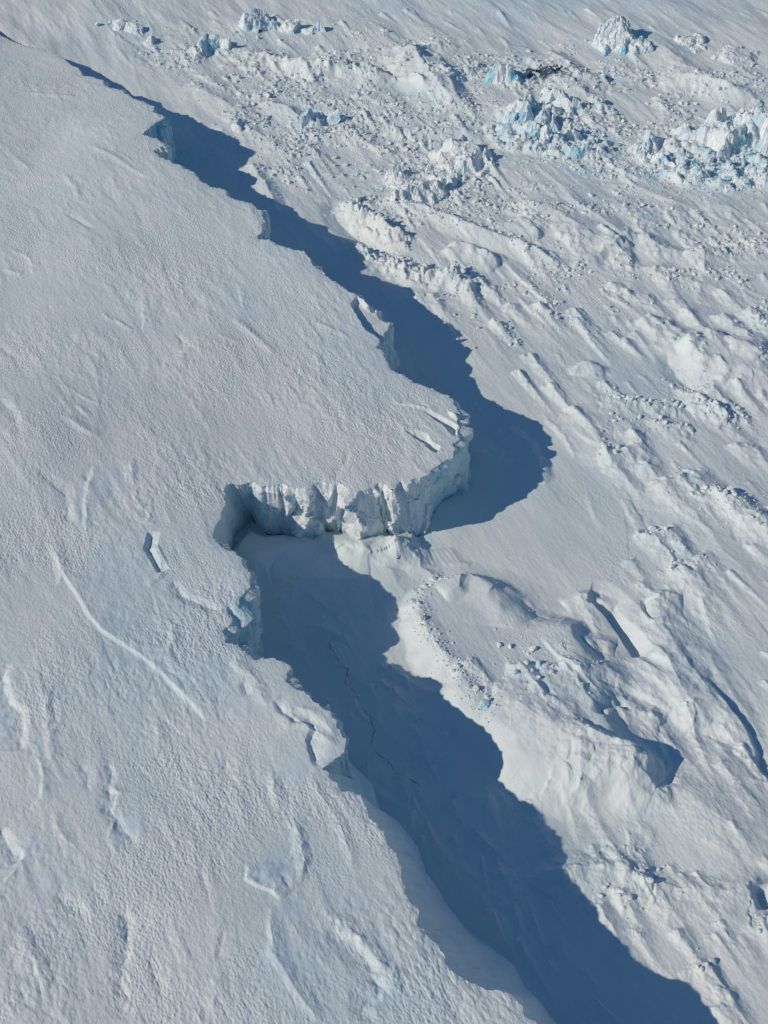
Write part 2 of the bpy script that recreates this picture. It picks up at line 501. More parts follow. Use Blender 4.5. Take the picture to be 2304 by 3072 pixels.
# general relief of the pack
print('sea ice base')
far = sstep(300, 520, RR)                                 # rougher, more broken ice far out
Z += (fbm(GX/95, GY/95, 3, 3)*1.2 + fbm(WU/70, WV/20, 3, 11)*(.35+.45*far)).astype(f4)
Z += (np.maximum(ridged(WU/60, WV/10., 3, 21)-.8, 0)*(.08+.30*far)*np.clip(fbm(GX/70, GY/70, 2, 8)+.45, 0, 1.2)).astype(f4)
zone = .07 + .93*sstep(400, 520, RR + GX*.15)
rub = np.clip((fbm(GX/48, GY/30, 4, 31, .6)*1.7 - .14)*zone + .10*far, 0, 1)     # where rubble pokes through
near = sstep(-60, -22, D)
rub = rub*(1-near*.95)*fade_far*(1-.85*sstep(615, 670, RR+GX*.1))
RUB = rub
F1, F2 = worley(WU/3.4, WV/2.4, 55)
Z += (rub*np.clip(1-F1*1.5, 0, 1)*(.16+.8*fbm(GX/9, GY/9, 2, 61).clip(-.15, 1))*(1+.6*far)).astype(f4)
Z += (rub*(fbm(GX/2.6, GY/2.6, 3, 71, .6)*.16 + np.maximum(ridged(GX/1.9, GY/1.9, 2, 75), 0)*.30*(.3+.7*far))).astype(f4)
F1, F2 = worley(WU/9.5, WV/6.0, 58)
Z += (rub**1.5*np.clip(1-F1*1.6, 0, 1)**1.3*.5*(.5+fbm(GX/20, GY/20, 2, 62))).astype(f4)
Z += (fbm(WU/8, WV/1.8, 4, 81, .55)*(.03+.05*far)*fade_far).astype(f4)      # sastrugi
up = sstep(470, 540, RR)*fade_far*(1-.9*sstep(625, 680, RR+GX*.1))*(1-near)
up = up*np.clip(fbm(GX/34, GY/22, 4, 401, .62)*2.6+.22, 0, 1)
Z += (up*(np.maximum(ridged(GX/5.5+fbm(GX/9, GY/9, 2, 3)*.6, GY/4.2, 3, 405, .6)-.35, 0)*.60 + fbm(GX/12, GY/9, 3, 409)*.25)).astype(f4)
RUB = np.maximum(rub, up*.8)
mid = sstep(300, 400, RR)*(1-sstep(470, 520, RR))*(1-near)*np.clip(fbm(WU/34, WV/16, 4, 421, .62)*2.2-.35, 0, 1)
Z += (mid*(np.maximum(ridged(GX/4.5, GY/3.6, 3, 425, .6)-.3, 0)*.22)).astype(f4)
RUB = np.maximum(RUB, mid*.5)
del F1, F2
# pressure ridges and sinuous drift crests of the outer pack
r4 = np.random.default_rng(12)
for q in range(60):
    px, py = r4.uniform(250, 2350), 70+780*r4.random()
    c = w(px, py)
    a_ = min(np.searchsorted(R, math.hypot(*c)), SH[0]-1); b_ = min(np.searchsorted(TH, math.atan2(c[0], c[1])), SH[1]-1)
    if D[a_, b_] > -45: continue
    fs = .45+.55*min(1, max(0, (py-60)/500))
    an = r4.normal()*.22+.12 if r4.random() < .55 else .75+r4.normal()*.2
    ln = r4.uniform(70, 300)*fs; pts = []
    for k in range(6):
        pts.append((px, py)); an += r4.normal()*.2; px += math.cos(an)*ln/5; py += math.sin(an)*ln/5*(.6+.4*fs)
    ridge(pts, r4.uniform(.4, 1.2), r4.uniform(5, 12), r4.uniform(1.8, 4.0), r4.choice([.25, .6, .9]), ends=.3, ns=6.)
r5 = np.random.default_rng(99)
for q in range(110):
    px, py = r5.uniform(1250, 2350), 650+2350*r5.random()
    c = w(px, py)
    a_ = min(np.searchsorted(R, math.hypot(*c)), SH[0]-1); b_ = min(np.searchsorted(TH, math.atan2(c[0], c[1])), SH[1]-1)
    if D[a_, b_] > -35: continue
    an = math.atan2(1.0, .62)-.25*(2000-py)/1500 + r5.normal()*.12; ln = r5.uniform(60, 260); pts = []
    for k in range(6):
        pts.append((px, py)); an += r5.normal()*.10; px += math.cos(an)*ln/5; py += math.sin(an)*ln/5
    ridge(pts, r5.choice([-.35, .35, .5, .8])*r5.uniform(.35, .9), r5.uniform(2, 9), r5.uniform(.8, 2.2), .5, ends=.4, ns=5.)
# knobs of buried ice, each with its wind tail
for q in range(2200):
    py = 20 + 3050*rng.random()**1.25; px = rng.uniform(-150, 2450)
    c = w(px, py); rr_ = math.hypot(*c)
    if rr_ > 820: continue
    a_ = min(np.searchsorted(R, rr_), SH[0]-1); b_ = min(np.searchsorted(TH, math.atan2(c[0], c[1])), SH[1]-1)
    if D[a_, b_] > -14 or (D[a_, b_] > -50 and rng.random() < .93): continue
    zn = .35 + .65*min(max((rr_-230)/200, 0), 1)
    if rng.random() > zn*(.25+1.2*min(1, float(RUB[a_, b_])+.15)): continue
    s_ = .38 + 1.5*rng.random()**4
    drift(px, py, s_*(.55+.3*zn), 1.0+s_*rng.uniform(.7, 1.6), s_*rng.uniform(8, 18)+4, .5, ang=rng.normal()*.12, blunt=.3)
SM += near*.45

later_rubble()
# ---- traced snow-buried forms right of the big shadow
raised([(1195,1800,7),(1270,1730,7),(1390,1700,7),(1500,1730,11),(1620,1790,16),(1760,1830,9),(1900,1960,16),(2000,2150,18),(2030,2300,12),(2000,2420,10),
        (1850,2470,10),(1730,2450,11),(1600,2420,13),(1500,2350,13),(1440,2270,11),(1370,2170,9),(1290,2090,8),(1215,1990,8),(1185,1880,7)], 4.3, rough=.04, ns=40.)
ridge([(1250,1830),(1262,1900),(1330,1985),(1400,2080),(1450,2120)], 0.95, 5, 7, .5)
ridge([(1300,1760),(1390,1735),(1480,1755),(1580,1800),(1650,1850)], 1.36, 9, 14, .2)
ridge([(1380,1740),(1372,1790),(1330,1810)], 1.50, 3, 9, .2)
ridge([(1470,1770),(1500,1830),(1490,1900)], 0.68, 8, 14, .2)
ridge([(1500,2050),(1600,2080),(1680,2140),(1740,2210),(1850,2260),(1990,2300)], 2.72, 10, 20, .3)
ridge([(1480,2100),(1600,2180),(1690,2250),(1790,2300)], 1.36, 9, 13, .4)
ridge([(1720,2040),(1820,2030),(1900,2060),(2000,2110),(2090,2190)], 1.77, 16, 7, .35)
ridge([(1800,2150),(1850,2120),(1930,2140),(1990,2170)], 1.36, 9, 5, .6)
ridge([(1780,2230),(1700,2200),(1560,2060)], -0.95, 5, 9, .3)
ridge([(1700,2300),(1780,2340),(1870,2330),(1960,2310)], 1.77, 10, 5, .5)
ridge([(1640,2360),(1720,2400),(1750,2360)], 1.09, 7, 6, .6)
ridge([(1860,2340),(1900,2400),(1960,2395),(2000,2340)], 1.36, 8, 6, .6)
ridge([(2010,2330),(2120,2420),(2230,2510),(2330,2600)], 2.31, 26, 17, .15, ends=.35)
ridge([(2020,2440),(1800,2470),(1640,2380)], -0.54, 9, 8, .2)
# hooks and long drifts
ridge([(1762,1800),(1790,1806),(1825,1838),(1868,1895),(1900,1945),(1912,1975)], -3.8, 9, 1.3, .25, ends=.22, p=1.1)
ridge([(1690,1800),(1740,1782),(1790,1778),(1845,1800)], 1.5, 3, 7, .3, ends=.3)
ridge([(1850,1800),(1930,1890),(1990,1970),(2050,2080),(2100,2180)], 1.7, 7, 3.5, .3, ends=.3)
ridge([(1905,1965),(1985,2030),(2050,2120)], 1.0, 3, 4, .3)
ridge([(1935,1795),(1938,1830),(1960,1870)], -2.2, 4, 1.4, .2, ends=.3)
ridge([(1960,1865),(1955,1805),(1990,1775),(2050,1782)], 2.0, 3, 8, .25)
ridge([(2120,2040),(2190,2120),(2250,2190),(2282,2250),(2285,2320)], -2.0, 9, 1.5, .25, ends=.3, p=1.1)
ridge([(1735,2080),(1800,2060),(1900,2085),(2000,2140),(2060,2210)], -1.3, 4, 7, .3, ends=.3)
ridge([(1795,2180),(1805,2150),(1850,2125),(1900,2140)], -2.0, 3, 1.5, .4, ends=.3)
ridge([(1690,2180),(1760,2240),(1830,2270),(1930,2290),(2010,2310)], 1.6, 3, 7, .5, ends=.2)
for k in range(7):
    ridge([(1700+38*k,2270+6*k),(1690+40*k,2330+5*k),(1700+42*k,2380)], .7, 2.5, 3, .4)
ridge([(1560,1800),(1610,1850),(1680,1880)], -.8, 9, 4, .2); ridge([(1400,1760),(1480,1780),(1600,1860)], .8, 10, 10, .15)
ridge([(1960,1790),(2000,1880),(2060,1980),(2150,2100),(2230,2220),(2300,2330)], 2.55, 10, 12.6, .25, ends=.3)
ridge([(2100,1930),(2200,2080),(2290,2200)], 0.90, 8, 6.0, .3)
ridge([(1760,1930),(1790,1915),(1850,1925)], 1.65, 4, 7.0, .3)
ridge([(1800,1960),(1900,1990),(2000,2080)], 0.90, 6, 9.0, .3)
ridge([(1740,2000),(1800,2080),(1860,2120)], -.8, 8, 8, .3)
ridge([(2070,2180),(2180,2230),(2280,2290),(2290,2350)], -1.6, 9, 6, .4)
drift(1700,2030,2.0,7,30); drift(1560,2020,1.6,4,14)
# ridge and lumps lower right
ridge([(1630,2660),(1665,2620),(1720,2605),(1780,2600),(1850,2590),(1905,2620),(1960,2640)], 2.25, 6, 9.8, .5)
ridge([(1960,2640),(2050,2670),(2130,2672),(2200,2668),(2260,2655),(2310,2690)], 1.80, 5, 10.5, .5)
ridge([(2265,2660),(2290,2700),(2304,2730)], -3.0, 4, 3, .2)
for q in ((1800,2720,3.0,8,26),(1870,2690,2.0,5,16),(1920,2640,2.6,6,22),(1960,2650,2.2,5,18),(2100,2920,2.4,8,26),(2130,2910,2,5,18),(2180,2990,1.8,6,20),(2165,3050,1.8,6,14),
          (2040,2800,1.8,5,18),(2150,2815,1.6,5,14),(2290,2780,3.2,8,18),(1920,2805,1.2,4,12),(1900,2790,1.2,4,12),(2050,2630,1.4,4,14),(2090,2625,1.3,3.5,12),(1780,2540,1.2,3.5,8),
          (1830,2545,1.3,4,12),(1880,2545,1.3,4,10),(2010,2600,1,3,9),(2190,2485,1.0,3,9),(2300,2590,1.6,4,10),(1850,2880,1.0,4,20),(1500,2610,1.8,5,22),(1520,2990,1.6,6,22),
          (1455,2385,1.4,8,12),(1590,2400,1.3,4,9),(1600,2450,1.2,4,9),(1680,2830,1.4,6,10),(1420,2480,1,4,9),(1240,2180,1.4,4,10),(1330,2200,1.2,3,8),(1270,2260,1.2,3,8),
          (1110,2060,1.2,3,7),(1050,2140,1.0,3,6),(1180,2120,1.0,3,8),(930,1890,1.0,5,9),(1210,2030,1,3,7)):
    drift(q[0], q[1], q[2]*.50, q[3]*.6, q[4], .3)
# right middle: white buried berg, fans and knolls
raised([(2015,1030,5),(2060,985,6),(2130,975,8),(2304,1000,8),(2380,1080,8),(2330,1170,14),(2250,1180,14),(2150,1150,10),(2070,1110,8)], 4.6, rough=.2, ns=20)
ridge([(1990,1050),(2050,990),(2130,992),(2230,990),(2330,1030)], 1.35, 4, 9.8, .15)
ridge([(2060,1020),(2060,1080),(2110,1120),(2180,1150)], 1.20, 5, 7.0, .3)
ridge([(2180,1060),(2230,1060),(2280,1090)], 1.80, 8, 6.0, .4)
ridge([(2000,1060),(2030,1120),(2110,1190)], -1.6, 5, 5, .3)
drift(2090,1170,2.2,7,44); drift(2140,1160,1.8,5,30); drift(2215,1155,2,5,20); drift(1960,955,2.2,6,32); drift(1925,960,1.8,5,22); drift(2000,965,1.8,5,22); drift(2060,930,2.2,4.5,30)
drift(2175,940,2.2,5,30); drift(2255,925,2.2,5,30); drift(1620,910,2.6,5,18); drift(1760,1095,1.4,5,22)
ridge([(1725,1120),(1730,1105),(1765,1090),(1800,1105),(1810,1120)], 1.50, 3.5, 7.0, .3)
ridge([(1730,1130),(1770,1160),(1780,1210)], 0.60, 5, 6.0, .2)
ridge([(1800,1200),(1870,1205),(1950,1215),(2030,1225)], 1.35, 5, 9.8, .5, ns=5)
ridge([(2080,1220),(2120,1215),(2160,1230),(2210,1262)], 2.25, 6, 8.4, .5, ns=6)
ridge([(1960,1260),(2020,1275),(2080,1285)], 1.20, 4, 9.8, .5, ns=5)
ridge([(1690,1240),(1760,1270),(1810,1330),(1820,1390)], 1.20, 7, 9.0, .3)
ridge([(1800,1290),(1830,1260),(1880,1270),(1910,1330)], 1.05, 9, 9.0, .3)
for q in ((1820,1362,3,5,30),(1885,1355,3,7,14),(1905,1305,2.4,4,16),(1945,1400,2.2,6,16),(2000,1450,3.4,10,50),(2040,1440,2.4,5,36),(2090,1425,3.2,7,40),(2140,1480,3,7,34),(2190,1490,3,6,34),
          (2230,1510,2.2,6,30),(1960,1600,3.4,6,34),(2010,1590,2.6,5,24),(2110,1670,2.0,4,20),(2030,1715,2.4,5,26),(2080,1705,2.2,5,26),(2270,1560,2.6,6,30),(2210,1330,2,4,16),(2260,1340,1.6,4,18),
          (1555,1112,2.4,2.6,26),(1650,1155,2.4,3,26),(1500,970,2,3,14),(1590,1065,2.2,3.5,30),(1480,965,2.4,3,16),(1720,1225,2.2,3,20),(1890,1680,1.2,3,14),(1535,910,2.4,4,22),(1725,925,2.6,4,20),
          (1730,960,1.8,3,20),(1880,1020,1.5,3,12),(1290,880,3,6,24),(1360,820,4.4,6,34),(1940,880,2.2,4,20),(2020,895,2,4,18),(2170,868,2,4,22),(1250,890,2,4,12),(1130,935,1.8,4,18),(1335,975,1.6,2.5,14)):
    drift(q[0], q[1], q[2]*.72, *q[3:])
# the mounds in the shadow of the headland and the windblown ramps at the face
ridge([(1480,1290),(1530,1285),(1590,1330),(1620,1400),(1640,1440)], 1.6, 4, 9, .6)
ridge([(1400,1320),(1470,1350),(1540,1370)], 1.4, 6, 6, .7)
drift(1215,1650,2.2,6,22,.05,ang=.25); drift(1100,1665,1.6,12,16,.05,ang=.2); raised([(690,1660,4),(715,1590,4),(752,1545,3),(800,1590,4),(900,1606,5),(960,1620,6),(860,1720,12),(760,1760,12)], 4.0, rough=.05, ns=30.)
raised([(940,1585,1.2),(1060,1590,1.2),(1090,1618,1.2),(1130,1595,1.2),(1235,1585,1.2),(1265,1606,4),(1300,1650,9),(1230,1730,14),(1050,1740,14),(940,1680,10)], 2.4, rough=.04, ns=40.)
ridge([(1160,1620),(1185,1640),(1190,1700)], 2.0, 5, 7, .1)
for k in range(9):
    ridge([(1235+14*k,1655-2*k),(1245+17*k,1685),(1235+22*k,1715-3*k)], .35, 1.7, 2.2, .1)
ridge([(820,1740),(980,1740),(1110,1735)], 1.5, 16, 20, .1)

r3 = np.random.default_rng(77)
for k in range(75):
    t_ = r3.random()
    px = np.interp(t_, [0, .3, .6, 1], [850, 1100, 1350, 1700])+r3.normal()*90; py = np.interp(t_, [0, .3, .6, 1], [1750, 2100, 2500, 3000])+r3.normal()*70
    drift(px, py, r3.uniform(.25, .9), r3.uniform(.8, 3), r3.uniform(4, 16), .4, ang=r3.normal()*.3)
for q in ((1000,1900,.7,9,40),(1250,2150,.8,10,40),(1150,2350,.6,12,40),(1400,2650,.8,12,40),(1500,2800,.7,10,34),(880,1780,.9,12,40)):
    drift(*q, rough=.3)
# ---- left edge of the rubble beyond the shelf and far field
ridge([(985,600),(1020,660),(1060,700),(1120,740),(1160,830)], -2.2, 9, 7, .2)
ridge([(1020,590),(1060,605),(1150,670),(1230,700)], 5.0, 5, 9, .7, ns=7)
ridge([(1150,590),(1220,600),(1330,640),(1450,690),(1600,740),(1700,790)], 3.2, 6, 8, .25)
ridge([(1340,720),(1420,740),(1500,770)], 3.8, 6, 9, .5)
ridge([(1040,745),(1070,740),(1150,760),(1240,810),(1380,820),(1420,850)], 3.4, 7, 8, .9, ns=6)
ridge([(715,505),(760,500),(800,560),(840,640)], 2.0, 5, 10, .2)
ridge([(740,490),(830,508),(870,510)], 1.4, 4, 7, .8, ns=5)
ridge([(700,170),(740,150),(790,160),(900,190),(1050,215),(1180,228)], 3.0, 8, 12, .8)
ridge([(850,185),(960,205),(1050,195),(1160,215)], 3.4, 6, 8, .9)
ridge([(1100,225),(1200,235),(1290,270)], 2.0, 5, 8, .3)
ridge([(800,300),(860,320),(900,350),(980,385)], 2.6, 6, 9, .5)
ridge([(880,390),(1000,405),(1150,395),(1250,385),(1450,395)], 2.2, 5, 7, .35)
ridge([(1200,120),(1260,180),(1300,240),(1370,310)], 5.0, 12, 14, .25, ends=.3)
ridge([(1310,150),(1340,250),(1390,330)], 3.0, 9, 8, .25)
ridge([(1340,235),(1400,210),(1460,195)], 3.4, 6, 7, .7)
ridge([(1180,215),(1250,150),(1330,130)], 2.6, 6, 8, .4)
ridge([(640,420),(700,360),(740,380),(850,450)], 1.2, 6, 8, .4)
ridge([(560,250),(700,320),(790,380)], 1.6, 10, 10, .3)
ridge([(1580,165),(1660,150),(1740,220),(1830,230)], 4.6, 10, 15, .2, ends=.4)
ridge([(1620,190),(1700,260),(1800,290)], 2.4, 9, 12, .3)
ridge([(1990,230),(2090,235),(2210,270),(2290,300)], 3.2, 12, 10, .3)
ridge([(1960,120),(2100,230),(2250,300)], 2.2, 12, 12, .3)
ridge([(1550,590),(1680,640),(1760,700),(1840,720)], 2.4, 12, 10, .3)
ridge([(1560,640),(1620,700)], 3.0, 8, 16, .3)
ridge([(1900,690),(1990,740),(2080,760),(2180,740)], 2.2, 7, 9, .5)
ridge([(1880,720),(1850,740),(1900,780)], 2.0, 5, 7, .5)
ridge([(1700,800),(1800,760),(1900,690)], 2.0, 8, 6, .5)
ridge([(1050,390),(1090,400),(1250,440),(1440,430)], -1.4, 9, 9, .2)
ridge([(860,180),(950,150),(1100,150)], -2.0, 14, 9, .2)
paint(BL,1850,175,40,10,.5); paint(BL,1820,240,45,10,.8); paint(BL,1760,520,70,22,.6); paint(BL,1610,446,60,12,.9); paint(BL,1965,527,45,14,.8)
paint(BL,1780,615,35,16,.6); paint(BL,1935,645,25,16,.6); paint(BL,1480,60,190,22,.35); paint(BL,1700,12,500,22,.4); paint(BL,1200,25,260,26,.25); paint(BL,1960,10,180,12,.55); paint(BL,1540,45,60,10,.6); paint(BL,1740,520,40,12,.8)
paint(BL,1930,2450,60,22,.30); paint(BL,1690,2470,80,16,.15); paint(BL,1790,415,70,18,.4); paint(BL,1520,400,50,40,.5); paint(BL,1340,420,200,30,.15); paint(BL,2170,565,140,18,.4)
paint(WA,1640,236,75,20,.95,hard=.5,ns=2.); paint(WA,1600,226,24,12,1.,hard=.8,ns=3); paint(WA,1810,238,22,7,.6); paint(WA,1760,325,90,5,.6,hard=.6)
paint(WA,2290,425,50,12,.7); paint(WA,1590,440,40,6,.5)

# moat under the shelf face: the tide crack that follows the front face
CR = [(1378,1455),(1354,1481),(1315,1505),(1298,1539),(1285,1561),(1274,1594),(1243,1613),(1214,1608),(1185,1608),(1154,1596),(1132,1618),(1086,1642),(1052,1613),(1024,1606),(952,1610),
      (897,1616),(867,1603),(801,1603),(771,1573),(756,1549),(735,1573),(707,1600),(700,1645)]

# keep the ice out from under the shelf and let it meet the foot
ff = sstep(12, 60, -D) if False else 1.0
SEA_Z = Z

# ------------------------------------------------------------------ shelf relief
print('shelf')
on = D > -2.0
HZ = np.zeros(SH, f4); HB = np.zeros(SH, f4); HS = np.zeros(SH, f4)
idx = np.where((D > -3) & (RR < 900))
# height field on a coarse lattice, then interpolated: it is smooth
HZ_base = np.zeros(SH, f4)
ci = np.unique(np.concatenate([np.arange(0, SH[0], 6), [SH[0]-1]])); cj = np.unique(np.concatenate([np.arange(0, SH[1], 6), [SH[1]-1]]))
hc = Hbase(GX[np.ix_(ci, cj)], GY[np.ix_(ci, cj)])
tmp = np.stack([np.interp(np.arange(SH[0]), ci, hc[:, k]) for k in range(len(cj))], 1)
jj = np.arange(SH[1]); k1 = np.clip(np.searchsorted(cj, jj, side='right'), 1, len(cj)-1); k0 = k1-1
tt = ((jj-cj[k0])/(cj[k1]-cj[k0])).astype(f4)
HZ_base = (tmp[:, k0]*(1-tt) + tmp[:, k1]*tt).astype(f4)
del tmp
HZ += (fbm(GX/120, GY/120, 3, 203)*1.2 + fbm(GX/45, GY/45, 3, 207)*.22).astype(f4)
pat = np.clip(fbm(GX/34, GY/34, 4, 211, .55)*1.3+.62, .08, 1.25)
pat2 = np.clip(fbm(GX/70, GY/70, 3, 215)*1.6+.5, .1, 1.2)
F1, F2 = worley(WU/2.6 + fbm(GX/6, GY/6, 2, 3)*.4, WV/1.6, 223)
closer = 1+.9*sstep(260, 150, RR)
HZ += ((1-np.clip(F1*1.25, 0, 1)**2)*.06*pat*pat2*fade_far*closer).astype(f4)
F1, F2 = worley(WU/1.5, WV/1.05, 229)
HZ += ((1-np.clip(F1*1.2, 0, 1)**2)*.07*pat*fade_far).astype(f4)
HZ += (fbm(WU/9, WV/3.5, 4, 231, .6)*.085*(.4+pat)*fade_far).astype(f4)
HZ += (np.maximum(ridged(WU/60, WV/16, 3, 241)-1.0, 0)*.22*fade_far).astype(f4)
del F1, F2

def sr(pts, h, wl, wr, rough=.3, ends=.2, p=1.2, ns=5.):
    ridge(pts, h*.45, wl, wr*.8, rough+.15, HZ, None, ends, p, ns=ns)

# long bright edge of the smooth hollow
sr([(165,1640),(190,1700),(235,1770),(270,1830),(300,1870),(360,1910),(420,1950),(445,1965),(470,1990),(520,2040),(570,2090),(620,2150)], 1.15, 22, 1.2, .2, .12, ns=9.)
sr([(150,1600),(170,1650),(180,1730)], 1.0, 3, 2, .3)
sr([(285,1370),(262,1420),(250,1500),(255,1580)], 1.0, 6, 1.6, .2)
sr([(195,1420),(198,1480),(200,1540)], -.8, 2.0, 5, .2)
sr([(375,1340),(390,1400),(430,1470),(445,1540)], .9, 2.5, 3, .5)
sr([(380,1400),(420,1460),(440,1530)], -.7, 2.2, 2, .4)
sr([(452,1560),(440,1612),(470,1670),(482,1688)], -2.8, 2.2, 1.5, .1, .1, .8)
sr([(455,1600),(478,1650),(482,1680)], 1.3, 1.6, 4, .1)
sr([(517,1715),(540,1760),(600,1790),(660,1812)], -1.1, 1.8, 3.0, .3)
sr([(440,1730),(490,1690)], .6, 2, 2, .2)
sr([(12,1980),(8,2050),(25,2100),(60,2125),(65,2180),(58,2240)], -1.7, 1.6, 12, .2, .1)
sr([(0,2480),(30,2540),(60,2570)], -1.6, 1.8, 8, .3, .1)
sr([(745,2590),(742,2640),(765,2655),(810,2670),(845,2700)], 1.0, 14, .9, .3, .2)
sr([(815,2720),(820,2870),(870,2950),(930,3040),(960,3072)], .9, 3, 1.7, .2)
sr([(810,2310),(835,2380),(840,2420)], .9, 2.2, 2.2, .4)
sr([(870,2450),(900,2520),(912,2590),(905,2640)], 1.2, 2, 2.4, .4)
sr([(930,2310),(960,2380),(1010,2450),(1040,2520),(1060,2610)], .7, 2.0, 2.0, .2)
sr([(1000,2760),(1040,2830),(1100,2880),(1130,2960),(1100,3040),(1090,3072)], -1.4, 2.2, 5, .4)
sr([(1010,2750),(1080,2830),(1150,2900),(1220,2980)], 1.2, 3, 4, .5)
sr([(320,2260),(325,2360),(330,2420),(385,2500),(400,2560)], -1.0, 1.8, 3.5, .5)
sr([(390,2720),(380,2800),(370,2900),(375,3000),(370,3072)], -1.0, 2, 4, .6)
sr([(400,2740),(440,2790),(455,2800)], -.7, 5, 7, .2)
sr([(60,2870),(80,2850),(110,2920)], .9, 4, 4, .3)
sr([(160,2680),(220,2720),(260,2780)], -.8, 2, 4, .5)
sr([(258,390),(330,430),(400,480),(450,505)], .8, 2.4, 2.4, .2)
sr([(60,180),(130,195),(215,212)], .8, 2.5, 3, .3)
sr([(180,480),(215,520),(230,550)], .7, 2, 2, .3)
sr([(700,918),(760,960),(815,1010)], .9, 2, 2.4, .1)
sr([(950,920),(1000,940),(1050,960)], .6, 2, 2, .1)
sr([(0,770),(60,790)], .6, 3, 2, .3)
sr([(0,1180),(40,1230),(60,1290)], -.9, 1.8, 4, .5)
sr([(190,1230),(240,1265),(290,1285)], .8, 3, 2, .3)
sr([(140,2050),(145,2180),(150,2290)], .6, 1.6, 1.6, .5)
sr([(1060,1270),(960,1440),(940,1440)], -.4, 2, 2, .5)
sr([(700,970),(560,1000),(480,1090)], .5, 5, 5, .5)
r2 = np.random.default_rng(31)
for q in range(80):
    px, py = r2.uniform(-50, 1300), 130+3000*r2.random()**.85
    an = r2.normal()*.16 + (1.12 if py > 1300 else .72); ln = r2.uniform(40, 200); pts = []
    for k in range(6):
        pts.append((px, py)); an += r2.normal()*.22; px += math.cos(an)*ln/5; py += math.sin(an)*ln/5
    c = w(pts[0][0], pts[0][1], 29); a_ = min(np.searchsorted(R, math.hypot(*c)), SH[0]-1); b_ = np.searchsorted(TH, math.atan2(c[0], c[1]))
    if D[a_, b_] < 12: continue
    sg = 1 if r2.random() < .6 else -1
    sr(pts, sg*r2.uniform(.25, .7), r2.uniform(.9, 4), r2.uniform(.9, 1.8), .6, .35)
# terraces near the broken edge
sr([(820,2080),(850,2110),(860,2170),(930,2150)], .9, 2.2, 3.2, .2)
sr([(825,2085),(870,2120),(930,2180),(960,2230),(1000,2210)], -.01, 2, 2, .1)
sr([(860,2090),(870,2130),(905,2160),(960,2190),(990,2220),(995,2235)], 1.0, 1.8, 2.4, .15)
sr([(875,2110),(940,2130),(980,2170),(1010,2210)], .6, 1.4, 2.2, .15)
sr([(825,2090),(840,2120),(890,2155),(930,2160),(948,2180),(930,2210),(945,2270),(955,2290)], -2.0, 3.5, 1.6, .2, .1)
sr([(710,1940),(715,1990),(760,2020),(775,2060),(790,2100)], .9, 2.4, 2.4, .4)
sr([(735,2030),(740,2080)], -.9, 1.6, 2, .3)
sr([(1110,2430),(1130,2480),(1160,2520)], .5, 1.5, 1.5, .2)
# fallen, tilted slabs at the headland edge
def slab(pts, h, ew, tilt):
    raised([(a, b, ew) for a, b in pts], h, HZ, 21.0, .02, 30., tilt)
slab([(1205,1192),(1250,1205),(1378,1268),(1374,1300),(1360,1298),(1290,1240)], -1.5, .5, (.06, .42))
slab([(1205,1265),(1290,1288),(1365,1318),(1355,1336),(1280,1300)], -.7, .4, (.05, .40))
slab([(1075,905),(1169,955),(1160,985),(1115,1040),(1065,1010),(1055,930)], -2.2, .8, (.02, .06))
ridge([(1053,912),(1064,940),(1055,965),(1080,1010),(1125,1035)], 1.2, 2, 2.5, .3, HZ, 23.)
slab([(1330,1225),(1372,1240),(1376,1262),(1345,1250)], 1.2, 1.2, (.05, 0))
for q in ((250,1500,60,70,.55),(420,1950,130,60,.35),(600,2010,120,70,.40),(330,1850,70,60,.40),(830,2610,85,60,.9),(850,2720,70,40,.5),(200,2350,80,50,.35),(390,2480,60,60,.55),(60,2560,80,60,.4),
          (0,2150,60,120,.6),(330,1420,90,60,.35),(880,2300,140,70,.35),(880,2900,150,80,.45),(1150,3000,90,60,.4),(720,2100,120,60,.35),(100,2650,100,60,.3),(1050,2700,90,50,.25),(330,1620,60,60,.3)):
    paint(HB, q[0], q[1], q[2], q[3], q[4]*.62, z=29., hard=.3, ns=9.); paint(HS, q[0], q[1], q[2], q[3], min(1, q[4]*1.3), z=29., hard=.3, ns=7.)
# smooth hollows lose their pebbles
HZ -= (HB*.2).astype(f4)
# rounded, wind-smoothed lip
lip = np.exp(-np.maximum(D, 0)/1.6)
HZT = HZ_base + HZ - lip*.3*(1-HS)
def merge_far(): pass

# ------------------------------------------------------------------ build the sheets
nr, nth = SH
vid = np.arange(nr*nth).reshape(nr, nth)
def quads(mask_v):
    q = mask_v[:-1, :-1] & mask_v[1:, :-1] & mask_v[:-1, 1:] & mask_v[1:, 1:]
    i, j = np.where(q)
    return i, j

def compact(Fq, V, attrs):
    used = np.zeros(len(V), bool); used[Fq.ravel()] = True
    m = np.cumsum(used)-1
    return m[Fq], V[used], {k: v[used] for k, v in attrs.items()}

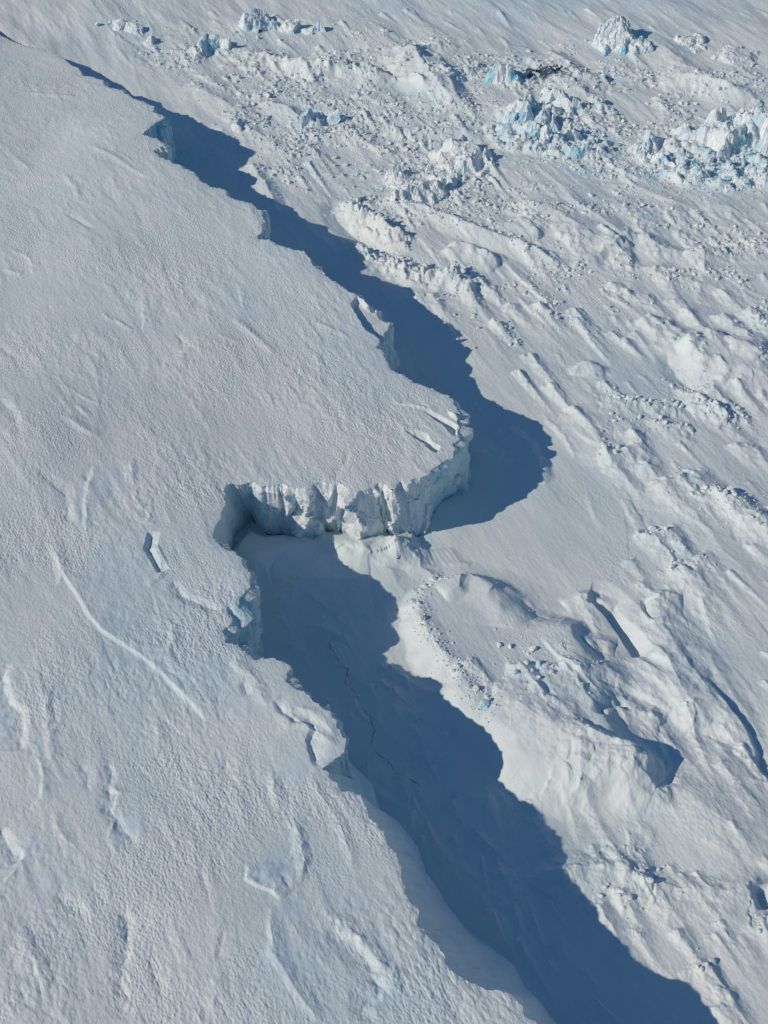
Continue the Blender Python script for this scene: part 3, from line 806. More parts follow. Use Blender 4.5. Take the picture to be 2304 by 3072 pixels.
# shelf top: snap the cells that straddle the rim onto the rim
cr = np.zeros(SH, f4); cr[1:] = np.diff(R)[:, None]; cr[0] = cr[1]
ct = RR*np.gradient(TH)[None, :]
band = (np.abs(D) < .75*np.maximum(cr, ct)+.02) & (RR < 900)
ib = np.where(band)
bx, by = GX[ib].copy(), GY[ib].copy()
bd = np.full(bx.shape, 1e9, f4); nx = bx.copy(); ny = by.copy()
order = np.argsort(by)
for i in range(len(RC)-1):
    A, B = RC[i], RC[i+1]
    m = (bx > min(A[0], B[0])-4) & (bx < max(A[0], B[0])+4) & (by > min(A[1], B[1])-4) & (by < max(A[1], B[1])+4)
    k = np.where(m)[0]
    if not len(k): continue
    dx, dy = B-A
    t = np.clip(((bx[k]-A[0])*dx+(by[k]-A[1])*dy)/(dx*dx+dy*dy+1e-9), 0, 1)
    qx = A[0]+t*dx; qy = A[1]+t*dy
    d = np.hypot(bx[k]-qx, by[k]-qy)
    s = d < bd[k]
    ks = k[s]; bd[ks] = d[s]; nx[ks] = qx[s]; ny[ks] = qy[s]
snap = np.abs(D[ib]) < .56*np.maximum(cr[ib], ct[ib])
SX, SY = GX.copy(), GY.copy()
ii = (ib[0][snap], ib[1][snap]); SX[ii] = nx[snap]; SY[ii] = ny[snap]
keepv = D > 0
snapm = np.zeros(SH, bool); snapm[ii] = True
keepv = keepv | snapm
i, j = quads(keepv)
okq = ~(snapm[i, j] & snapm[i+1, j] & snapm[i, j+1] & snapm[i+1, j+1])
i, j = i[okq], j[okq]
Q = np.stack([vid[i, j], vid[i, j+1], vid[i+1, j+1], vid[i+1, j]], 1)[:, ::-1]
# triangles where exactly one corner is off the shelf
k4 = keepv[:-1, :-1].astype(int)+keepv[1:, :-1]+keepv[:-1, 1:]+keepv[1:, 1:]
i3, j3 = np.where(k4 == 3)
c4 = np.stack([vid[i3, j3], vid[i3, j3+1], vid[i3+1, j3+1], vid[i3+1, j3]], 1)[:, ::-1]
kk = keepv.ravel()[c4]
tris = np.array([row[m].tolist() + [row[m][-1]] for row, m in zip(c4, kk)], dtype=int).reshape(-1, 4)
Q = np.vstack([Q, tris])
V = np.stack([SX.ravel(), SY.ravel(), HZT.ravel()], 1)
Q2, V2, A2 = compact(Q, V, {'blue': HB.ravel(), 'smooth_snow': HS.ravel()})
shelf = make_mesh('ice_shelf', V2, Q2, M_shelf, True, A2)
tag(shelf, 'flat snow-covered ice shelf filling the left, with a high broken edge', 'ice shelf', kind='structure')

# heights of the shelf at arbitrary points near the rim (bilinear lookup in the polar grid)
def shelf_z(x, y, G=None):
    G = HZT if G is None else G
    r = np.hypot(x, y); th = np.arctan2(x, y)
    fi = np.interp(r, R, np.arange(len(R))); fj = np.interp(th, TH, np.arange(len(TH)))
    a = np.clip(fi.astype(int), 0, nr-2); b = np.clip(fj.astype(int), 0, nth-2)
    u, v = fi-a, fj-b
    return G[a, b]*(1-u)*(1-v)+G[a+1, b]*u*(1-v)+G[a, b+1]*(1-u)*v+G[a+1, b+1]*u*v

# sea ice
# bed bank against the face
dout = np.maximum(-D, 0)
SEA_Z = SEA_Z*sstep(-2, 9, -D+6)
seakeep = (D < 14)
P = W(CR)
wi, wj = window(P, 5)
dd, _, _, _, _ = polydist(GX[wi, wj]+fbm(GX[wi, wj]/2, GY[wi, wj]/2, 3, 5)*.5, GY[wi, wj], P)
SEA_Z[wi, wj] -= (.8*np.clip(1-dd/.7, 0, 1)*np.clip(.5+fbm(GX[wi, wj]/4, GY[wi, wj]/4, 2, 9)*1.5, 0, 1)).astype(f4)
WA[wi, wj] = np.maximum(WA[wi, wj], .0*np.clip(1.1-dd/.5, 0, 1)*np.clip(.5+fbm(GX[wi, wj]/5, GY[wi, wj]/5, 3, 19)*2, 0, 1))
i, j = quads(seakeep)
Q = np.stack([vid[i, j], vid[i, j+1], vid[i+1, j+1], vid[i+1, j]], 1)[:, ::-1]
V = np.stack([GX.ravel(), GY.ravel(), SEA_Z.ravel()], 1)
Q2, V2, A2 = compact(Q, V, {'blue': BL.ravel(), 'water': WA.ravel(), 'smooth_snow': SM.ravel()})
sea = make_mesh('sea_ice', V2, Q2, M_sea, True, A2)
tag(sea, 'broken, wind-drifted sea ice beyond the shelf edge', 'sea ice', kind='structure')
def sea_z(x, y): return shelf_z(x, y, SEA_Z)

# ------------------------------------------------------------------ the ice face
print('cliff')
rows = 84
top = np.stack([RF[:, 0], RF[:, 1], shelf_z(RF[:, 0], RF[:, 1])], 1)
nb = normals(FF*.5+RF*.5)
# smooth the normals along the edge
ker = np.hanning(25); ker /= ker.sum()
nb = np.stack([np.convolve(np.pad(nb[:, k], 12, 'edge'), ker, 'valid') for k in (0, 1)], 1)
nb /= np.linalg.norm(nb, axis=1)[:, None]+1e-6
T = np.linspace(0, 1, rows)
reach = np.linalg.norm(FF-RF, axis=1)
Sg, Tg = np.meshgrid(S, T, indexing='ij')
Hh = top[:, 2:3]
Tc = np.clip(Tg/.93, 0, 1)
zz = Tc*(Hh)                                               # metres down from the rim
# profile: hangs nearly vertical, runs out at the foot when the foot lies far out
steep = np.clip(1 - (reach-4)/12, 0, 1)[:, None]
south0 = np.clip(-nb[:, 1:2]*1.6-.3, 0, 1)
prof = steep*(Tc**(2.2-.9*south0)) + (1-steep)*(Tc**1.05)
X = RF[:, 0:1] + (FF[:, 0:1]-RF[:, 0:1])*prof
Y = RF[:, 1:2] + (FF[:, 1:2]-RF[:, 1:2])*prof
F1, F2, cx, cy, a, b = worley(Sg/7.5+fbm(Sg/9, zz/9, 2, 3)*.35, zz/15.0, 301, True)
r1 = rnd(a, b, 1)-.5; r2 = rnd(a, b, 2)-.5; r3 = rnd(a, b, 3)-.5
fac = r1*2.6 + r2*6.5*(Sg/7.5-cx) + r3*3.4*(zz/15-cy)
F1, F2, cx, cy, a, b = worley(Sg/2.8, zz/5.0, 305, True)
r1 = rnd(a, b, 1)-.5; r2 = rnd(a, b, 2)-.5; r3 = rnd(a, b, 3)-.5
fac2 = r1*.7 + r2*1.3*(Sg/2.8-cx) + r3*1.2*(zz/5-cy)
flute = ridged(Sg/11, zz/60, 3, 311)*.9 + fbm(Sg/3., zz/14, 4, 321, .6)*.5
env = sstep(0, 1.6, zz)*(.35+.65*steep)*np.clip(Hh/20, .25, 1)*(1-.6*sstep(.85, 1, Tg))
# ramp parts are wind-packed snow and smooth
sw = Sg/12.0 + fbm(Sg/16, zz/30, 3, 371)*1.0 + fbm(Sg/3, zz/5, 3, 377)*.06
cellk = np.floor(sw).astype(np.int32); fr = sw-np.floor(sw)
damp2 = .25+.75*sstep(8, 20, np.hypot(RF[:, 0]-w(700, 1520, 14)[0], RF[:, 1]-w(700, 1520, 14)[1]))[:, None]
saw = np.where(fr < .78, 1-fr/.78, (fr-.78)/.22)*(.35+1.0*rnd(cellk, np.zeros(Sg.shape, np.int32), 373))
south = np.clip(-nb[:, 1]*1.6-.3, 0, 1)
sway = saw*south[:, None]*3.6*(1-.45*Tc)
env = env*damp2
disp = env*(sway + (fac*.8+fac2*.7)*steep + flute*(.25+.75*steep) + fbm(Sg/12, zz/9, 4, 331)*1.2*(1-steep)) + 0.0
disp += .45*sstep(0, .8, zz)*sstep(3.5, 1.2, zz)*steep*fbm(Sg/4, zz/3, 3, 341)
X = X + nb[:, 0:1]*disp; Y = Y + nb[:, 1:2]*disp
Zg = Hh*(1-Tc) - 2.6*sstep(.93, 1, Tg) + (fbm(Sg/2, Tg*8, 3, 351)*.25)*sstep(0, 3, zz)
# first row: tucked inside and below the top sheet
ix = RF - nf*.6
X = np.concatenate([ix[:, 0:1], X], 1); Y = np.concatenate([ix[:, 1:2], Y], 1); Zg = np.concatenate([Hh-.5, Zg+0], 1)
Zg[:, 1] = top[:, 2]+.02
n1, n2 = X.shape
V = np.stack([X.ravel(), Y.ravel(), Zg.ravel()], 1)
g = np.arange(n1*n2).reshape(n1, n2)
Q = np.stack([g[:-1, :-1].ravel(), g[:-1, 1:].ravel(), g[1:, 1:].ravel(), g[1:, :-1].ravel()], 1)
bl = np.clip(fbm(Sg/7, zz/40, 4, 361)*1.5-.35 + .35*sstep(.9, 1., Tg), 0, 1)*steep*.7
# the broken corners show the bluest ice
for (px, py, rad, am) in ((600,1,0,0),):
    pass
for cxy, rad, am in ((w(470,430,10), 26, .75), (w(690,1870,20), 9, .8), (w(720,1560,10), 14, .2), (w(1345,1430,10), 14, .35), (w(1020,2330,12), 16, .35), (w(788,690,12), 10, .5)):
    q = np.hypot(X[:, 1:]-cxy[0], Y[:, 1:]-cxy[1]); bl = np.maximum(bl, am*sstep(rad, rad*.4, q))
bl = np.concatenate([bl[:, :1]*0, bl], 1)
face = make_mesh('cliff_face', V, Q, M_ice, False, {'blue': bl.ravel()}, parent=shelf)
face['label'] = 'fluted white and pale blue ice wall of the shelf'

# ------------------------------------------------------------------ icebergs frozen into the pack
def berg(name, label, pts, h, edge=3.0, rough=.3, blue=.3, res=.45, tilt=(0, 0), peaks=(), facet=2.0, ns=14., group=None, cut=()):
    """iceberg with its own outline (photo points at the waterline), pinnacles and broken sides"""
    P = W(pts, h*.55)
    c = P.mean(0)
    x0, y0 = P.min(0)-3; x1, y1 = P.max(0)+3
    nx_, ny_ = int((x1-x0)/res)+1, int((y1-y0)/res)+1
    gx, gy = np.meshgrid(np.linspace(x0, x1, nx_), np.linspace(y0, y1, ny_), indexing='ij')
    edge = edge*1.6; facet = facet*.62; h = h*.62
    sd = int(pts[0][0]+pts[0][1]*3)
    wx = fbm(gx/ns, gy/ns, 5, sd, .55)*ns*.22; wy = fbm(gx/ns, gy/ns, 5, sd+50, .55)*ns*.22
    d, _, _, _, _ = polydist(gx+wx, gy+wy, P, True)
    d = np.where(inpoly(gx+wx, gy+wy, P), d, -d)
    F1, F2, qx, qy, a, b = worley(gx/6., gy/6., sd+3, True)
    f1 = (rnd(a, b, 4)-.5) + 1.6*(rnd(a, b, 5)-.5)*(gx/6-qx) + 1.6*(rnd(a, b, 6)-.5)*(gy/6-qy)
    F1, F2, qx, qy, a, b = worley(gx/2.2, gy/2.2, sd+8, True)
    f2 = (rnd(a, b, 4)-.5) + 1.6*(rnd(a, b, 5)-.5)*(gx/2.2-qx) + 1.6*(rnd(a, b, 6)-.5)*(gy/2.2-qy)
    top_ = h + tilt[0]*(gx-c[0]) + tilt[1]*(gy-c[1]) + fbm(gx/ns, gy/ns, 5, sd+20)*h*rough
    for (px, py, ph, pr) in peaks:
        q = w(px, py, (h+ph)*.3); rr = np.hypot(gx-q[0]+wx*.5, gy-q[1]+wy*.5)
        top_ = top_ + ph*.6*sstep(pr*1.1, 0, rr)
    for (px, py, ph, pr) in cut:
        q = w(px, py, h*.6); rr = np.hypot(gx-q[0]+wx*.3, gy-q[1]+wy*.3)
        top_ = top_ - ph*sstep(pr, pr*.45, rr)
    side = sstep(-.2, edge, d+f1*edge*.5)
    crag = np.exp(-np.maximum(d, 0)/(edge*1.6))
    hh = np.maximum(top_, .6)*side + (f1*facet*(.25+crag) + f2*facet*.42*(.2+crag) + fbm(gx/2, gy/2, 3, sd+33)*.25*facet*.5)*side
    base = shelf_z(gx, gy, SEA_Z)
    z = base - .8 + hh
    bl_ = np.clip(blue*(crag*1.1*(fbm(gx/7, gy/7, 3, sd+44, .6)*1.3+.45)), 0, 1)
    gz = np.gradient(z, res, axis=0)**2 + np.gradient(z, res, axis=1)**2
    st = sstep(.6, 2.5, np.sqrt(gz))*facet*.3
    vx_ = gx + fbm(gy/4+z/5, z/3.2+gx/9, 4, sd+61, .6)*st; vy_ = gy + fbm(gx/4-z/5, z/3.2+gy/9, 4, sd+67, .6)*st
    m = d > -1.0
    g_ = np.arange(nx_*ny_).reshape(nx_, ny_)
    qm = m[:-1, :-1] & m[1:, :-1] & m[:-1, 1:] & m[1:, 1:]
    i_, j_ = np.where(qm)
    Q_ = np.stack([g_[i_, j_], g_[i_+1, j_], g_[i_+1, j_+1], g_[i_, j_+1]], 1)
    V_ = np.stack([vx_.ravel()-c[0], vy_.ravel()-c[1], z.ravel()], 1)
    Q_, V_, A_ = compact(Q_, V_, {'blue': bl_.ravel()})
    o = make_mesh(name, V_, Q_, M_ice, False, A_)
    o.location = (c[0], c[1], 0)
    return tag(o, label, 'iceberg', group)

print('bergs')
def late_slab():
    berg('ice_slab', 'pale leaning slab of ice half broken out of the notch in the shelf edge', [(706,1822),(728,1832),(748,1862),(760,1903),(761,1965),(735,1968),(705,1925),(700,1870)], 17, 1.4, .06, .35, res=.3, facet=.7, tilt=(-.2, .1))
G1 = 'icebergs frozen into the sea ice'
berg('iceberg', 'tall craggy white castle-shaped iceberg standing alone near the top right', [(1780,125),(1800,90),(1840,78),(1890,90),(1915,118),(1950,130),(1960,146),(1900,152),(1830,150)], 6, 2.2, .45, .6, facet=5,
     peaks=((1822,108,6,11),(1862,108,5,9),(1838,118,3,13),(1890,126,2,9)), group=G1)
berg('iceberg', 'long low wedge of smooth white ice at the top right edge', [(2120,160),(2150,128),(2240,120),(2304,165),(2340,190),(2240,188),(2160,180)], 5, 6, .15, .3, facet=.8, tilt=(.02,.05), group=G1)
berg('iceberg', 'small flat-topped white iceberg between the castle-shaped berg and the smooth wedge', [(2000,112),(2030,96),(2100,92),(2135,104),(2110,122),(2040,124)], 5, 3, .3, .5, facet=1.6, group=G1)
berg('iceberg', 'low broken iceberg just below the small flat-topped one near the right edge', [(2060,140),(2090,124),(2130,130),(2130,150),(2080,152)], 3, 2.5, .4, .6, facet=1.8, group=G1)
berg('iceberg', 'steep pyramid-shaped blue iceberg beside the dark open water', [(1455,235),(1490,215),(1530,205),(1555,228),(1560,246),(1510,255),(1470,252)], 3, 3, .3, 1., facet=1.8, peaks=((1512,232,9,15),(1490,238,3,9)), group=G1)
berg('iceberg', 'white slab of ice tilted up with a bright blue broken right side', [(1500,345),(1520,315),(1570,288),(1620,285),(1640,300),(1615,335),(1590,365),(1530,372)], 9, 4, .15, 1., facet=2.2, tilt=(.12,.12), group=G1)
berg('iceberg', 'snowy hump with a small peak behind the tilted blue-sided slab', [(1610,290),(1640,262),(1690,262),(1730,290),(1760,325),(1700,340),(1640,320)], 7, 6, .3, .5, facet=1.6, peaks=((1655,275,6,11),(1720,312,4,9)), group=G1)
berg('iceberg', 'heap of shattered turquoise ice in front of the tilted white slab', [(1560,385),(1610,350),(1680,345),(1690,390),(1660,425),(1640,450),(1590,440),(1570,415)], 5, 4, .4, 1., facet=3.6, peaks=((1640,370,5,9),(1630,425,5,9)), group=G1)
berg('iceberg', 'dark blue-faced block casting a pointed shadow, right of the turquoise heap', [(1660,420),(1690,385),(1715,390),(1745,405),(1720,425),(1690,430)], 6, 2.5, .3, 1., facet=2.4, peaks=((1700,400,5,9),), group=G1)
berg('iceberg', 'low white ice front with a blue foot at the bottom of the blue rubble group', [(1640,445),(1700,440),(1780,440),(1830,450),(1820,472),(1760,470),(1680,462)], 3.6, 2.5, .3, .8, facet=2.0, group=G1)
berg('iceberg', 'smooth thin-crested snow ridge with a notch between the two big blue berg groups', [(1760,300),(1800,290),(1860,310),(1862,326),(1800,328)], 4.5, 3, .2, .5, facet=1, group=G1)
berg('iceberg', 'long tabular iceberg with a scalloped white front wall and snow bowls', [(1925,420),(1960,395),(2050,375),(2170,365),(2260,350),(2275,395),(2260,425),(2180,450),(2110,475),(2000,472),(1940,455)], 9, 3, .22, .55, facet=2.6,
     peaks=((1950,415,3,14),(2230,385,4,14)), cut=((2050,440,6,17),(2010,440,5,12),(2090,445,5,12)), group=G1)
berg('iceberg', 'high blocky iceberg with blue cliffs at the right edge of the picture', [(2190,345),(2215,320),(2270,315),(2320,335),(2380,380),(2380,430),(2330,435),(2285,425),(2270,385),(2210,375)], 14, 3, .2, .8, facet=2.6, group=G1)
berg('iceberg', 'rounded grey snow dome with a steep hollow flank behind the scalloped tabular berg', [(1985,400),(2010,355),(2060,345),(2100,362),(2095,385),(2040,402)], 8, 6, .1, .2, facet=.6, tilt=(.08,.0), group=G1)
berg('iceberg', 'twin snow cones behind the right end of the scalloped tabular berg', [(2095,375),(2110,330),(2150,322),(2190,340),(2200,370),(2140,385)], 8, 6, .3, .2, facet=1, peaks=((2135,340,5,9),(2168,345,4,8)), group=G1)
berg('iceberg', 'large snow-draped iceberg in mid pack ending in a dark blue cliff on its right', [(1060,590),(1110,520),(1180,490),(1250,450),(1330,415),(1400,400),(1460,420),(1490,455),(1440,490),(1390,510),(1350,545),(1300,580),(1260,595),(1150,590)], 8.0, 5.0, .30, .10, facet=2.4,
     peaks=((1305,425,7,16),(1365,395,7,8),(1420,430,4,12),(1195,520,2,9)), cut=((1270,490,3,18),(1130,560,4,13)), group=G1)
berg('iceberg', 'narrow bright blue ice spire standing in the bowl of the large snow-draped berg', [(1170,525),(1190,500),(1215,515),(1205,532)], 3, 2.5, .3, 1., facet=1.4, peaks=((1192,512,9,7),), group=G1)
berg('iceberg', 'flat snowy floe half in the dark shadow right of the large snow-draped berg', [(1420,500),(1450,472),(1485,485),(1482,515),(1440,522)], 3, 2.5, .3, .2, facet=1.2, group=G1)
berg('iceberg', 'white jagged iceberg with two blue hollows in the upper left pack', [(560,165),(590,130),(620,108),(680,110),(725,128),(722,140),(640,140),(590,162),(575,172)], 5, 3, .35, 1., facet=2.6, peaks=((622,122,5,11),(690,130,3,10)), group=G1)
berg('iceberg', 'low snow-capped iceberg at the upper left beyond the far shelf tip', [(290,60),(330,45),(380,48),(430,62),(445,85),(420,95),(340,78)], 4.5, 3.5, .3, .4, facet=2, group=G1)
berg('iceberg', 'small hooked iceberg with a dark right side below the low snow-capped one', [(420,108),(450,88),(475,105),(480,122),(440,128)], 4.5, 2.5, .3, .5, facet=2, group=G1)
berg('iceberg', 'wide hummocky white iceberg at the top, left of centre', [(710,60),(740,30),(800,25),(840,45),(830,62),(770,75),(720,72)], 7, 4, .35, .7, facet=2.6, peaks=((760,40,4,14),), group=G1)
berg('iceberg', 'ragged white iceberg just right of the wide hummocky one at the top', [(820,75),(860,48),(900,50),(960,60),(980,80),(900,88),(840,88)], 6, 4, .4, .6, facet=2.6, group=G1)
berg('iceberg', 'rounded blue-grey ice knob in front of the ragged berg at the top', [(810,108),(825,90),(845,100),(842,115)], 5, 2.5, .2, .6, facet=1, group=G1)
berg('iceberg', 'arched iceberg hollowed by a round blue cave, left of the mid pack', [(840,370),(880,340),(940,320),(990,305),(1050,300),(1065,325),(1040,345),(990,355),(930,372),(890,385)], 6.5, 5, .25, .8, facet=1.6,
     peaks=((1010,296,3,9),(900,345,5,9)), cut=((1035,318,9,9),), group=G1)
berg('iceberg', 'small snow cone with a hollow right side, above the long shadow', [(690,385),(705,358),(730,362),(745,390),(710,395)], 4.5, 3, .2, .5, facet=1.2, peaks=((712,372,3,7),), group=G1)
berg('iceberg', 'pointed white ice tooth with a dark shadow right of the blue cave', [(1125,308),(1140,292),(1175,300),(1172,312),(1140,315)], 3, 2.5, .3, .5, facet=1.2, peaks=((1155,296,5,8),), group=G1)

late_slab()
# ------------------------------------------------------------------ ice blocks
print('blocks')
def chunk(seed, flat=.75):
    r = np.random.default_rng(seed)
    import bmesh
    bm = bmesh.new()
    bmesh.ops.create_icosphere(bm, subdivisions=2, radius=1.0)
    planes = [(v/np.linalg.norm(v), r.uniform(.50, .85)) for v in r.normal(size=(10, 3))]
    for v in bm.verts:
        p = np.array(v.co)
        for n_, d_ in planes:
            k = p@n_
            if k > d_: p = p - n_*(k-d_)
        v.co = p*np.array([1, r.uniform(.98, 1.02), flat])
    V_ = np.array([v.co[:] for v in bm.verts]); F_ = np.array([[v.index for v in f.verts] for f in bm.faces])
    bm.free()
    return V_, F_
PROT = [chunk(s, .6+.05*s) for s in range(8)]
meshes = []
for k, (v_, f_) in enumerate(PROT):
    o = make_mesh('ice_block', v_, f_, M_block, False, {'blue': np.full(len(v_), (.0, .04, .3, .85)[k % 4])})
    meshes.append(o.data); bpy.data.objects.remove(o)

taken = []
nblocks = 0
def place_block(x, y, s, label, grp, k=None, lift=.25):
    global nblocks
    me = meshes[int(rng.integers(8)) if k is None else k]
    o = bpy.data.objects.new('ice_block', me); C.objects.link(o)
    zt = float(sea_z(np.array([x]), np.array([y]))[0])
    o.location = (x, y, zt + s*lift)
    o.scale = (s*rng.uniform(.8, 1.3), s*rng.uniform(.7, 1.1), s*rng.uniform(.7, 1.2))
    o.rotation_euler = (rng.uniform(-.5, .5), rng.uniform(-.5, .5), rng.uniform(0, 6.28))
    tag(o, label, 'ice block', grp); nblocks += 1

STUFF = []
def along(pts, t):
    P = np.array([p[:2] for p in pts], float)
    s = np.concatenate([[0], np.cumsum(np.linalg.norm(np.diff(P, axis=0), axis=1))]); s /= s[-1]
    return np.interp(t, s, P[:, 0]), np.interp(t, s, P[:, 1])

def cluster(pts, spread, n_big, n_small, smax, label, blue=0.0):
    smax *= .72
    """n_big single blocks and n_small crumbs along a photo line, spread in metres"""
    for q in range(n_big+n_small):
        px, py = along(pts, rng.random())
        c = w(px, py) + rng.normal(size=2)*spread*(.7 if q < n_big else 1.3)
        if q < n_big:
            place_block(c[0], c[1], smax*rng.uniform(.5, 1.0)**1.3, label, label, (int(rng.choice([3, 7, 2])) if rng.random() < blue else int(rng.choice([0, 1, 4, 5]))))
        else:
            STUFF.append((c[0], c[1], smax*.42*rng.uniform(.3, 1)**1.6, blue*rng.random()))

cluster([(1340,1742),(1285,1765),(1252,1810),(1250,1850),(1256,1890),(1300,1950),(1350,2010),(1410,2090),(1450,2130)], 1.4, 30, 420, 1.5, 'snow-dusted ice block lined up on the rim of the buried mound beside the big shadow')
cluster([(1440,2140),(1470,2160)], 1.6, 4, 30, 2.0, 'bluish ice block at the low end of the rubble line on the buried mound', .8)
cluster([(1520,1930),(1560,1950),(1640,2010)], 7, 8, 50, 1.4, 'small ice block scattered on top of the smooth buried mound')
cluster([(1560,2010),(1600,2040),(1680,2060)], 3, 6, 30, 1.8, 'angular ice chunk with a blue shadow side on the crest behind the mound', .15)
cluster([(1805,1202),(1880,1205),(1960,1215),(2060,1222)], 1.6, 22, 120, 1.6, 'ice block in the long knobbly row left of the wind-blown rubble fan')
cluster([(2090,1219),(2150,1225),(2207,1261)], 2.2, 14, 80, 2.2, 'ice block in the short row below the white buried berg at right')
cluster([(1850,1260),(1990,1275),(2080,1290)], 2.6, 12, 100, 1.6, 'ice block in the second knobbly row, under the long one')
cluster([(1810,1345),(1835,1365)], 2.5, 4, 14, 2.8, 'ice block in the isolated pair of knolls at right')
cluster([(2080,1480),(2140,1500),(2210,1520),(2290,1560)], 4, 16, 120, 1.9, 'ice block at the heads of the drifts by the right edge')
cluster([(1960,1590),(1990,1600)], 2, 4, 16, 1.9, 'ice block on the nose of the fan-shaped drift')
cluster([(2020,1710),(2090,1700),(2115,1675)], 3, 7, 40, 1.6, 'small ice block above the hooked snow ridge at right')
cluster([(1055,745),(1150,765),(1240,805),(1370,825),(1400,850)], 3.5, 20, 240, 2.3, 'white ice block on the broken ridge at the edge of the long shadow')
cluster([(1030,600),(1100,640),(1200,690)], 4, 12, 160, 2.2, 'ice block on the rough white ridge below the large snow-draped berg')
cluster([(1250,880),(1400,960),(1500,1060)], 9, 10, 120, 1.5, 'small block scattered down the smooth slope beyond the shadow')
cluster([(680,350),(720,400),(780,470),(860,560)], 9, 16, 380, 1.8, 'ice block in the rubble belt bordering the long shadow')
cluster([(860,400),(950,440),(1030,500)], 10, 12, 420, 1.8, 'small ice block in the dense rubble under the arched berg', .15)
cluster([(690,240),(780,265),(900,290),(980,300)], 8, 14, 320, 2.1, 'ice block in the hummock field above the arched berg')
cluster([(860,190),(960,200),(1080,200),(1160,215)], 5, 10, 220, 2.0, 'ice block on the white ridge with blue gaps in the upper pack', .5)
cluster([(545,150),(570,165),(600,160)], 4, 6, 60, 2.4, 'ice block heaped at the foot of the jagged white berg, upper left', .4)
cluster([(340,60),(500,100),(650,130),(760,120)], 12, 8, 300, 1.9, 'ice block strewn among the far bergs at upper left')
cluster([(1000,50),(1100,110),(1200,130)], 10, 4, 260, 1.8, 'ice block in the far band right of the ragged berg')
cluster([(1060,320),(1120,340),(1200,340)], 6, 8, 200, 2.0, 'ice block near the arched berg with the round blue cave')
cluster([(1420,380),(1450,300),(1430,340)], 10, 10, 500, 1.7, 'ice block in the slushy rubble left of the tilted blue-sided slab', .35)
cluster([(1560,400),(1640,400),(1700,440),(1640,460)], 6, 14, 320, 2.2, 'turquoise ice block at the foot of the tilted blue-sided slab', 1.0)
cluster([(1740,420),(1800,430),(1850,440)], 9, 6, 220, 1.9, 'ice block between the two big blue berg groups', .4)
cluster([(1960,500),(2060,520),(2180,500),(2304,490)], 8, 22, 900, 2.6, 'blue-white ice block in the big debris field under the scalloped berg', 1.0)
cluster([(2120,540),(2200,530),(2300,520)], 7, 8, 500, 2.6, 'pale ice block in the lower debris by the right edge', .8)
cluster([(1480,820),(1600,860),(1800,900)], 16, 6, 260, 1.5, 'small ice block sprinkled in mid pack')
cluster([(1900,620),(2000,640)], 5, 4, 60, 2.0, 'ice block in the small heap left of the blue pool')
cluster([(1500,640),(1620,610),(1750,600)], 12, 6, 160, 1.7, 'ice block on the rippled snow below the turquoise heap')
cluster([(1380,560),(1420,600),(1440,650)], 7, 8, 200, 2.2, 'ice block tumbled in front of the dark blue cliff')
cluster([(1620,235),(1660,240),(1700,250)], 6, 4, 260, 1.3, 'small floe drifting in the dark open water', .3)
cluster([(1790,2700),(1860,2700),(1900,2710)], 2.4, 6, 24, 1.6, 'ice block on the lumpy knoll at lower right')
cluster([(1880,2600),(1980,2640)], 2.4, 5, 20, 1.7, 'ice block on the crest of the lower right ridge')
cluster([(2290,2760),(2304,2800)], 2.2, 3, 10, 2.0, 'ice block at the bottom right edge')
cluster([(2100,2910),(2130,2930)], 2.5, 3, 12, 1.4, 'ice block on the twin drift near the bottom right corner')
cluster([(1200,2060),(1300,2250),(1420,2400)], 7, 6, 60, 1.0, 'small ice lump lying in the deep blue shadow')
cluster([(1150,2000),(1350,2380),(1450,2700),(1650,2980)], 9, 8, 160, .8, 'tiny ice lump sprinkled along the middle of the deep blue shadow')
cluster([(1230,1470),(1500,1330),(1560,1390)], 5, 4, 40, 1.1, 'ice lump in the shadow of the headland')
# crumbs anywhere the pack is rough
print('crumbs', nblocks)
cand = np.where((RUB > .3) & (D < -12) & (np.abs(TT) < .62) & (RR > 120) & (RR < 740))
pr = RUB[cand]*(RR[cand]/300.)**0
pick = rng.choice(len(cand[0]), 13000, replace=False)
for q in pick:
    a, b = cand[0][q], cand[1][q]
    if rng.random() < pr[q]*1.1:
        STUFF.append((GX[a, b], GY[a, b], (.17+.75*rng.random()**3.0)*(.8+RR[a, b]/900), .12*rng.random()**2))
ST = np.array(STUFF)
zs = sea_z(ST[:, 0], ST[:, 1])
Vs, Fs, Bs, base_ = [], [], [], 0
low = []
for s in range(10):
    r = np.random.default_rng(100+s)
    import bmesh
    bm = bmesh.new(); bmesh.ops.create_icosphere(bm, subdivisions=1, radius=1.0)
    v_ = np.array([v.co[:] for v in bm.verts])*r.uniform(.6, 1.2, size=(len(bm.verts), 1)); v_[:, 2] *= .7
    low.append((v_, np.array([[v.index for v in f.verts] for f in bm.faces]))); bm.free()
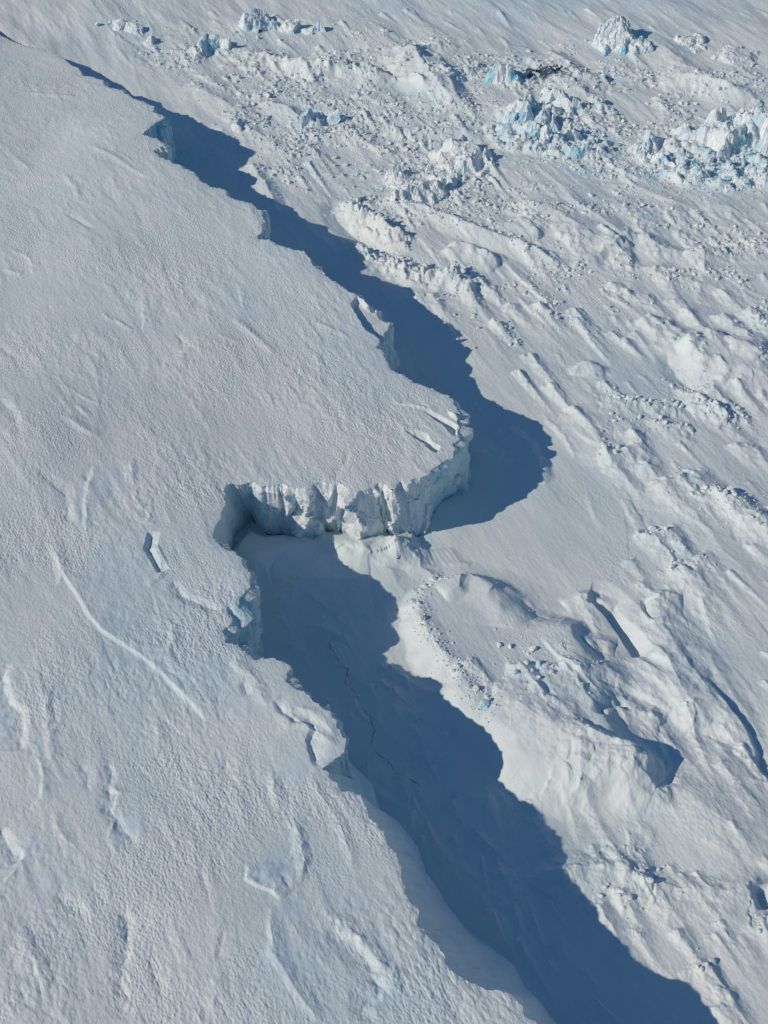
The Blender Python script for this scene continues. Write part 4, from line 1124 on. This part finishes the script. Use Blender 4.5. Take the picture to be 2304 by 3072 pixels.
for (x, y, s, bb), z in zip(ST, zs):
    v_, f_ = low[int(rng.integers(10))]
    a = rng.uniform(0, 6.28); ca, sa = math.cos(a), math.sin(a)
    sx, sy = s*rng.uniform(.7, 1.4), s*rng.uniform(.7, 1.1)
    vx = v_[:, 0]*sx; vy = v_[:, 1]*sy
    Vs.append(np.stack([x+vx*ca-vy*sa, y+vx*sa+vy*ca, z+s*.15+v_[:, 2]*s], 1)); Fs.append(f_+base_); base_ += len(v_)
    Bs.append(np.full(len(v_), bb))
rb = make_mesh('ice_rubble', np.vstack(Vs), np.vstack(Fs), M_block, False, {'blue': np.concatenate(Bs)})
tag(rb, 'countless small snowy ice fragments strewn over the sea ice', 'ice rubble', kind='stuff')

# ------------------------------------------------------------------ thin cracks in the sea ice
def crack(pts, width, name='tide_crack', label=None):
    P = W(pts)
    q, (F_,) = resample([P], .5)
    n_ = normals(F_)
    F_ = F_ + n_*(fbm(q/6, q*0, 4, int(pts[0][0]))*.8 + fbm(q/1.5, q*0+4, 3, 77)*.45)[:, None]
    wd = width*np.clip(.9+fbm(q/3, q*0+9, 3, 7)*1.6, .08, 1.8)
    Lp = F_+n_*wd[:, None]/2; Rp = F_-n_*wd[:, None]/2
    zL = sea_z(Lp[:, 0], Lp[:, 1])+.05; zR = sea_z(Rp[:, 0], Rp[:, 1])+.05
    V_ = np.vstack([np.column_stack([Lp, zL]), np.column_stack([Rp, zR])])
    n = len(F_); a = np.arange(n-1)
    o = make_mesh(name, V_, np.stack([a, a+n, a+n+1, a+1], 1), M_water, True)
    return tag(o, label, 'ice crack', kind='structure')
crack([(1003,1918),(992,1950),(1040,2015),(1037,2050),(1080,2110),(1105,2140),(1120,2190),(1115,2240),(1160,2290),(1200,2320),(1265,2365)], .085, label='thin dark meandering crack in the shaded sea ice')
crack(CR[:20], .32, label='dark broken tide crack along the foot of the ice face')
crack([(1213,1612),(1228,1640),(1222,1672),(1190,1700)], .15, label='short crack in the sunlit snow under the front face')
print('things', nblocks, 'rubble', len(ST))
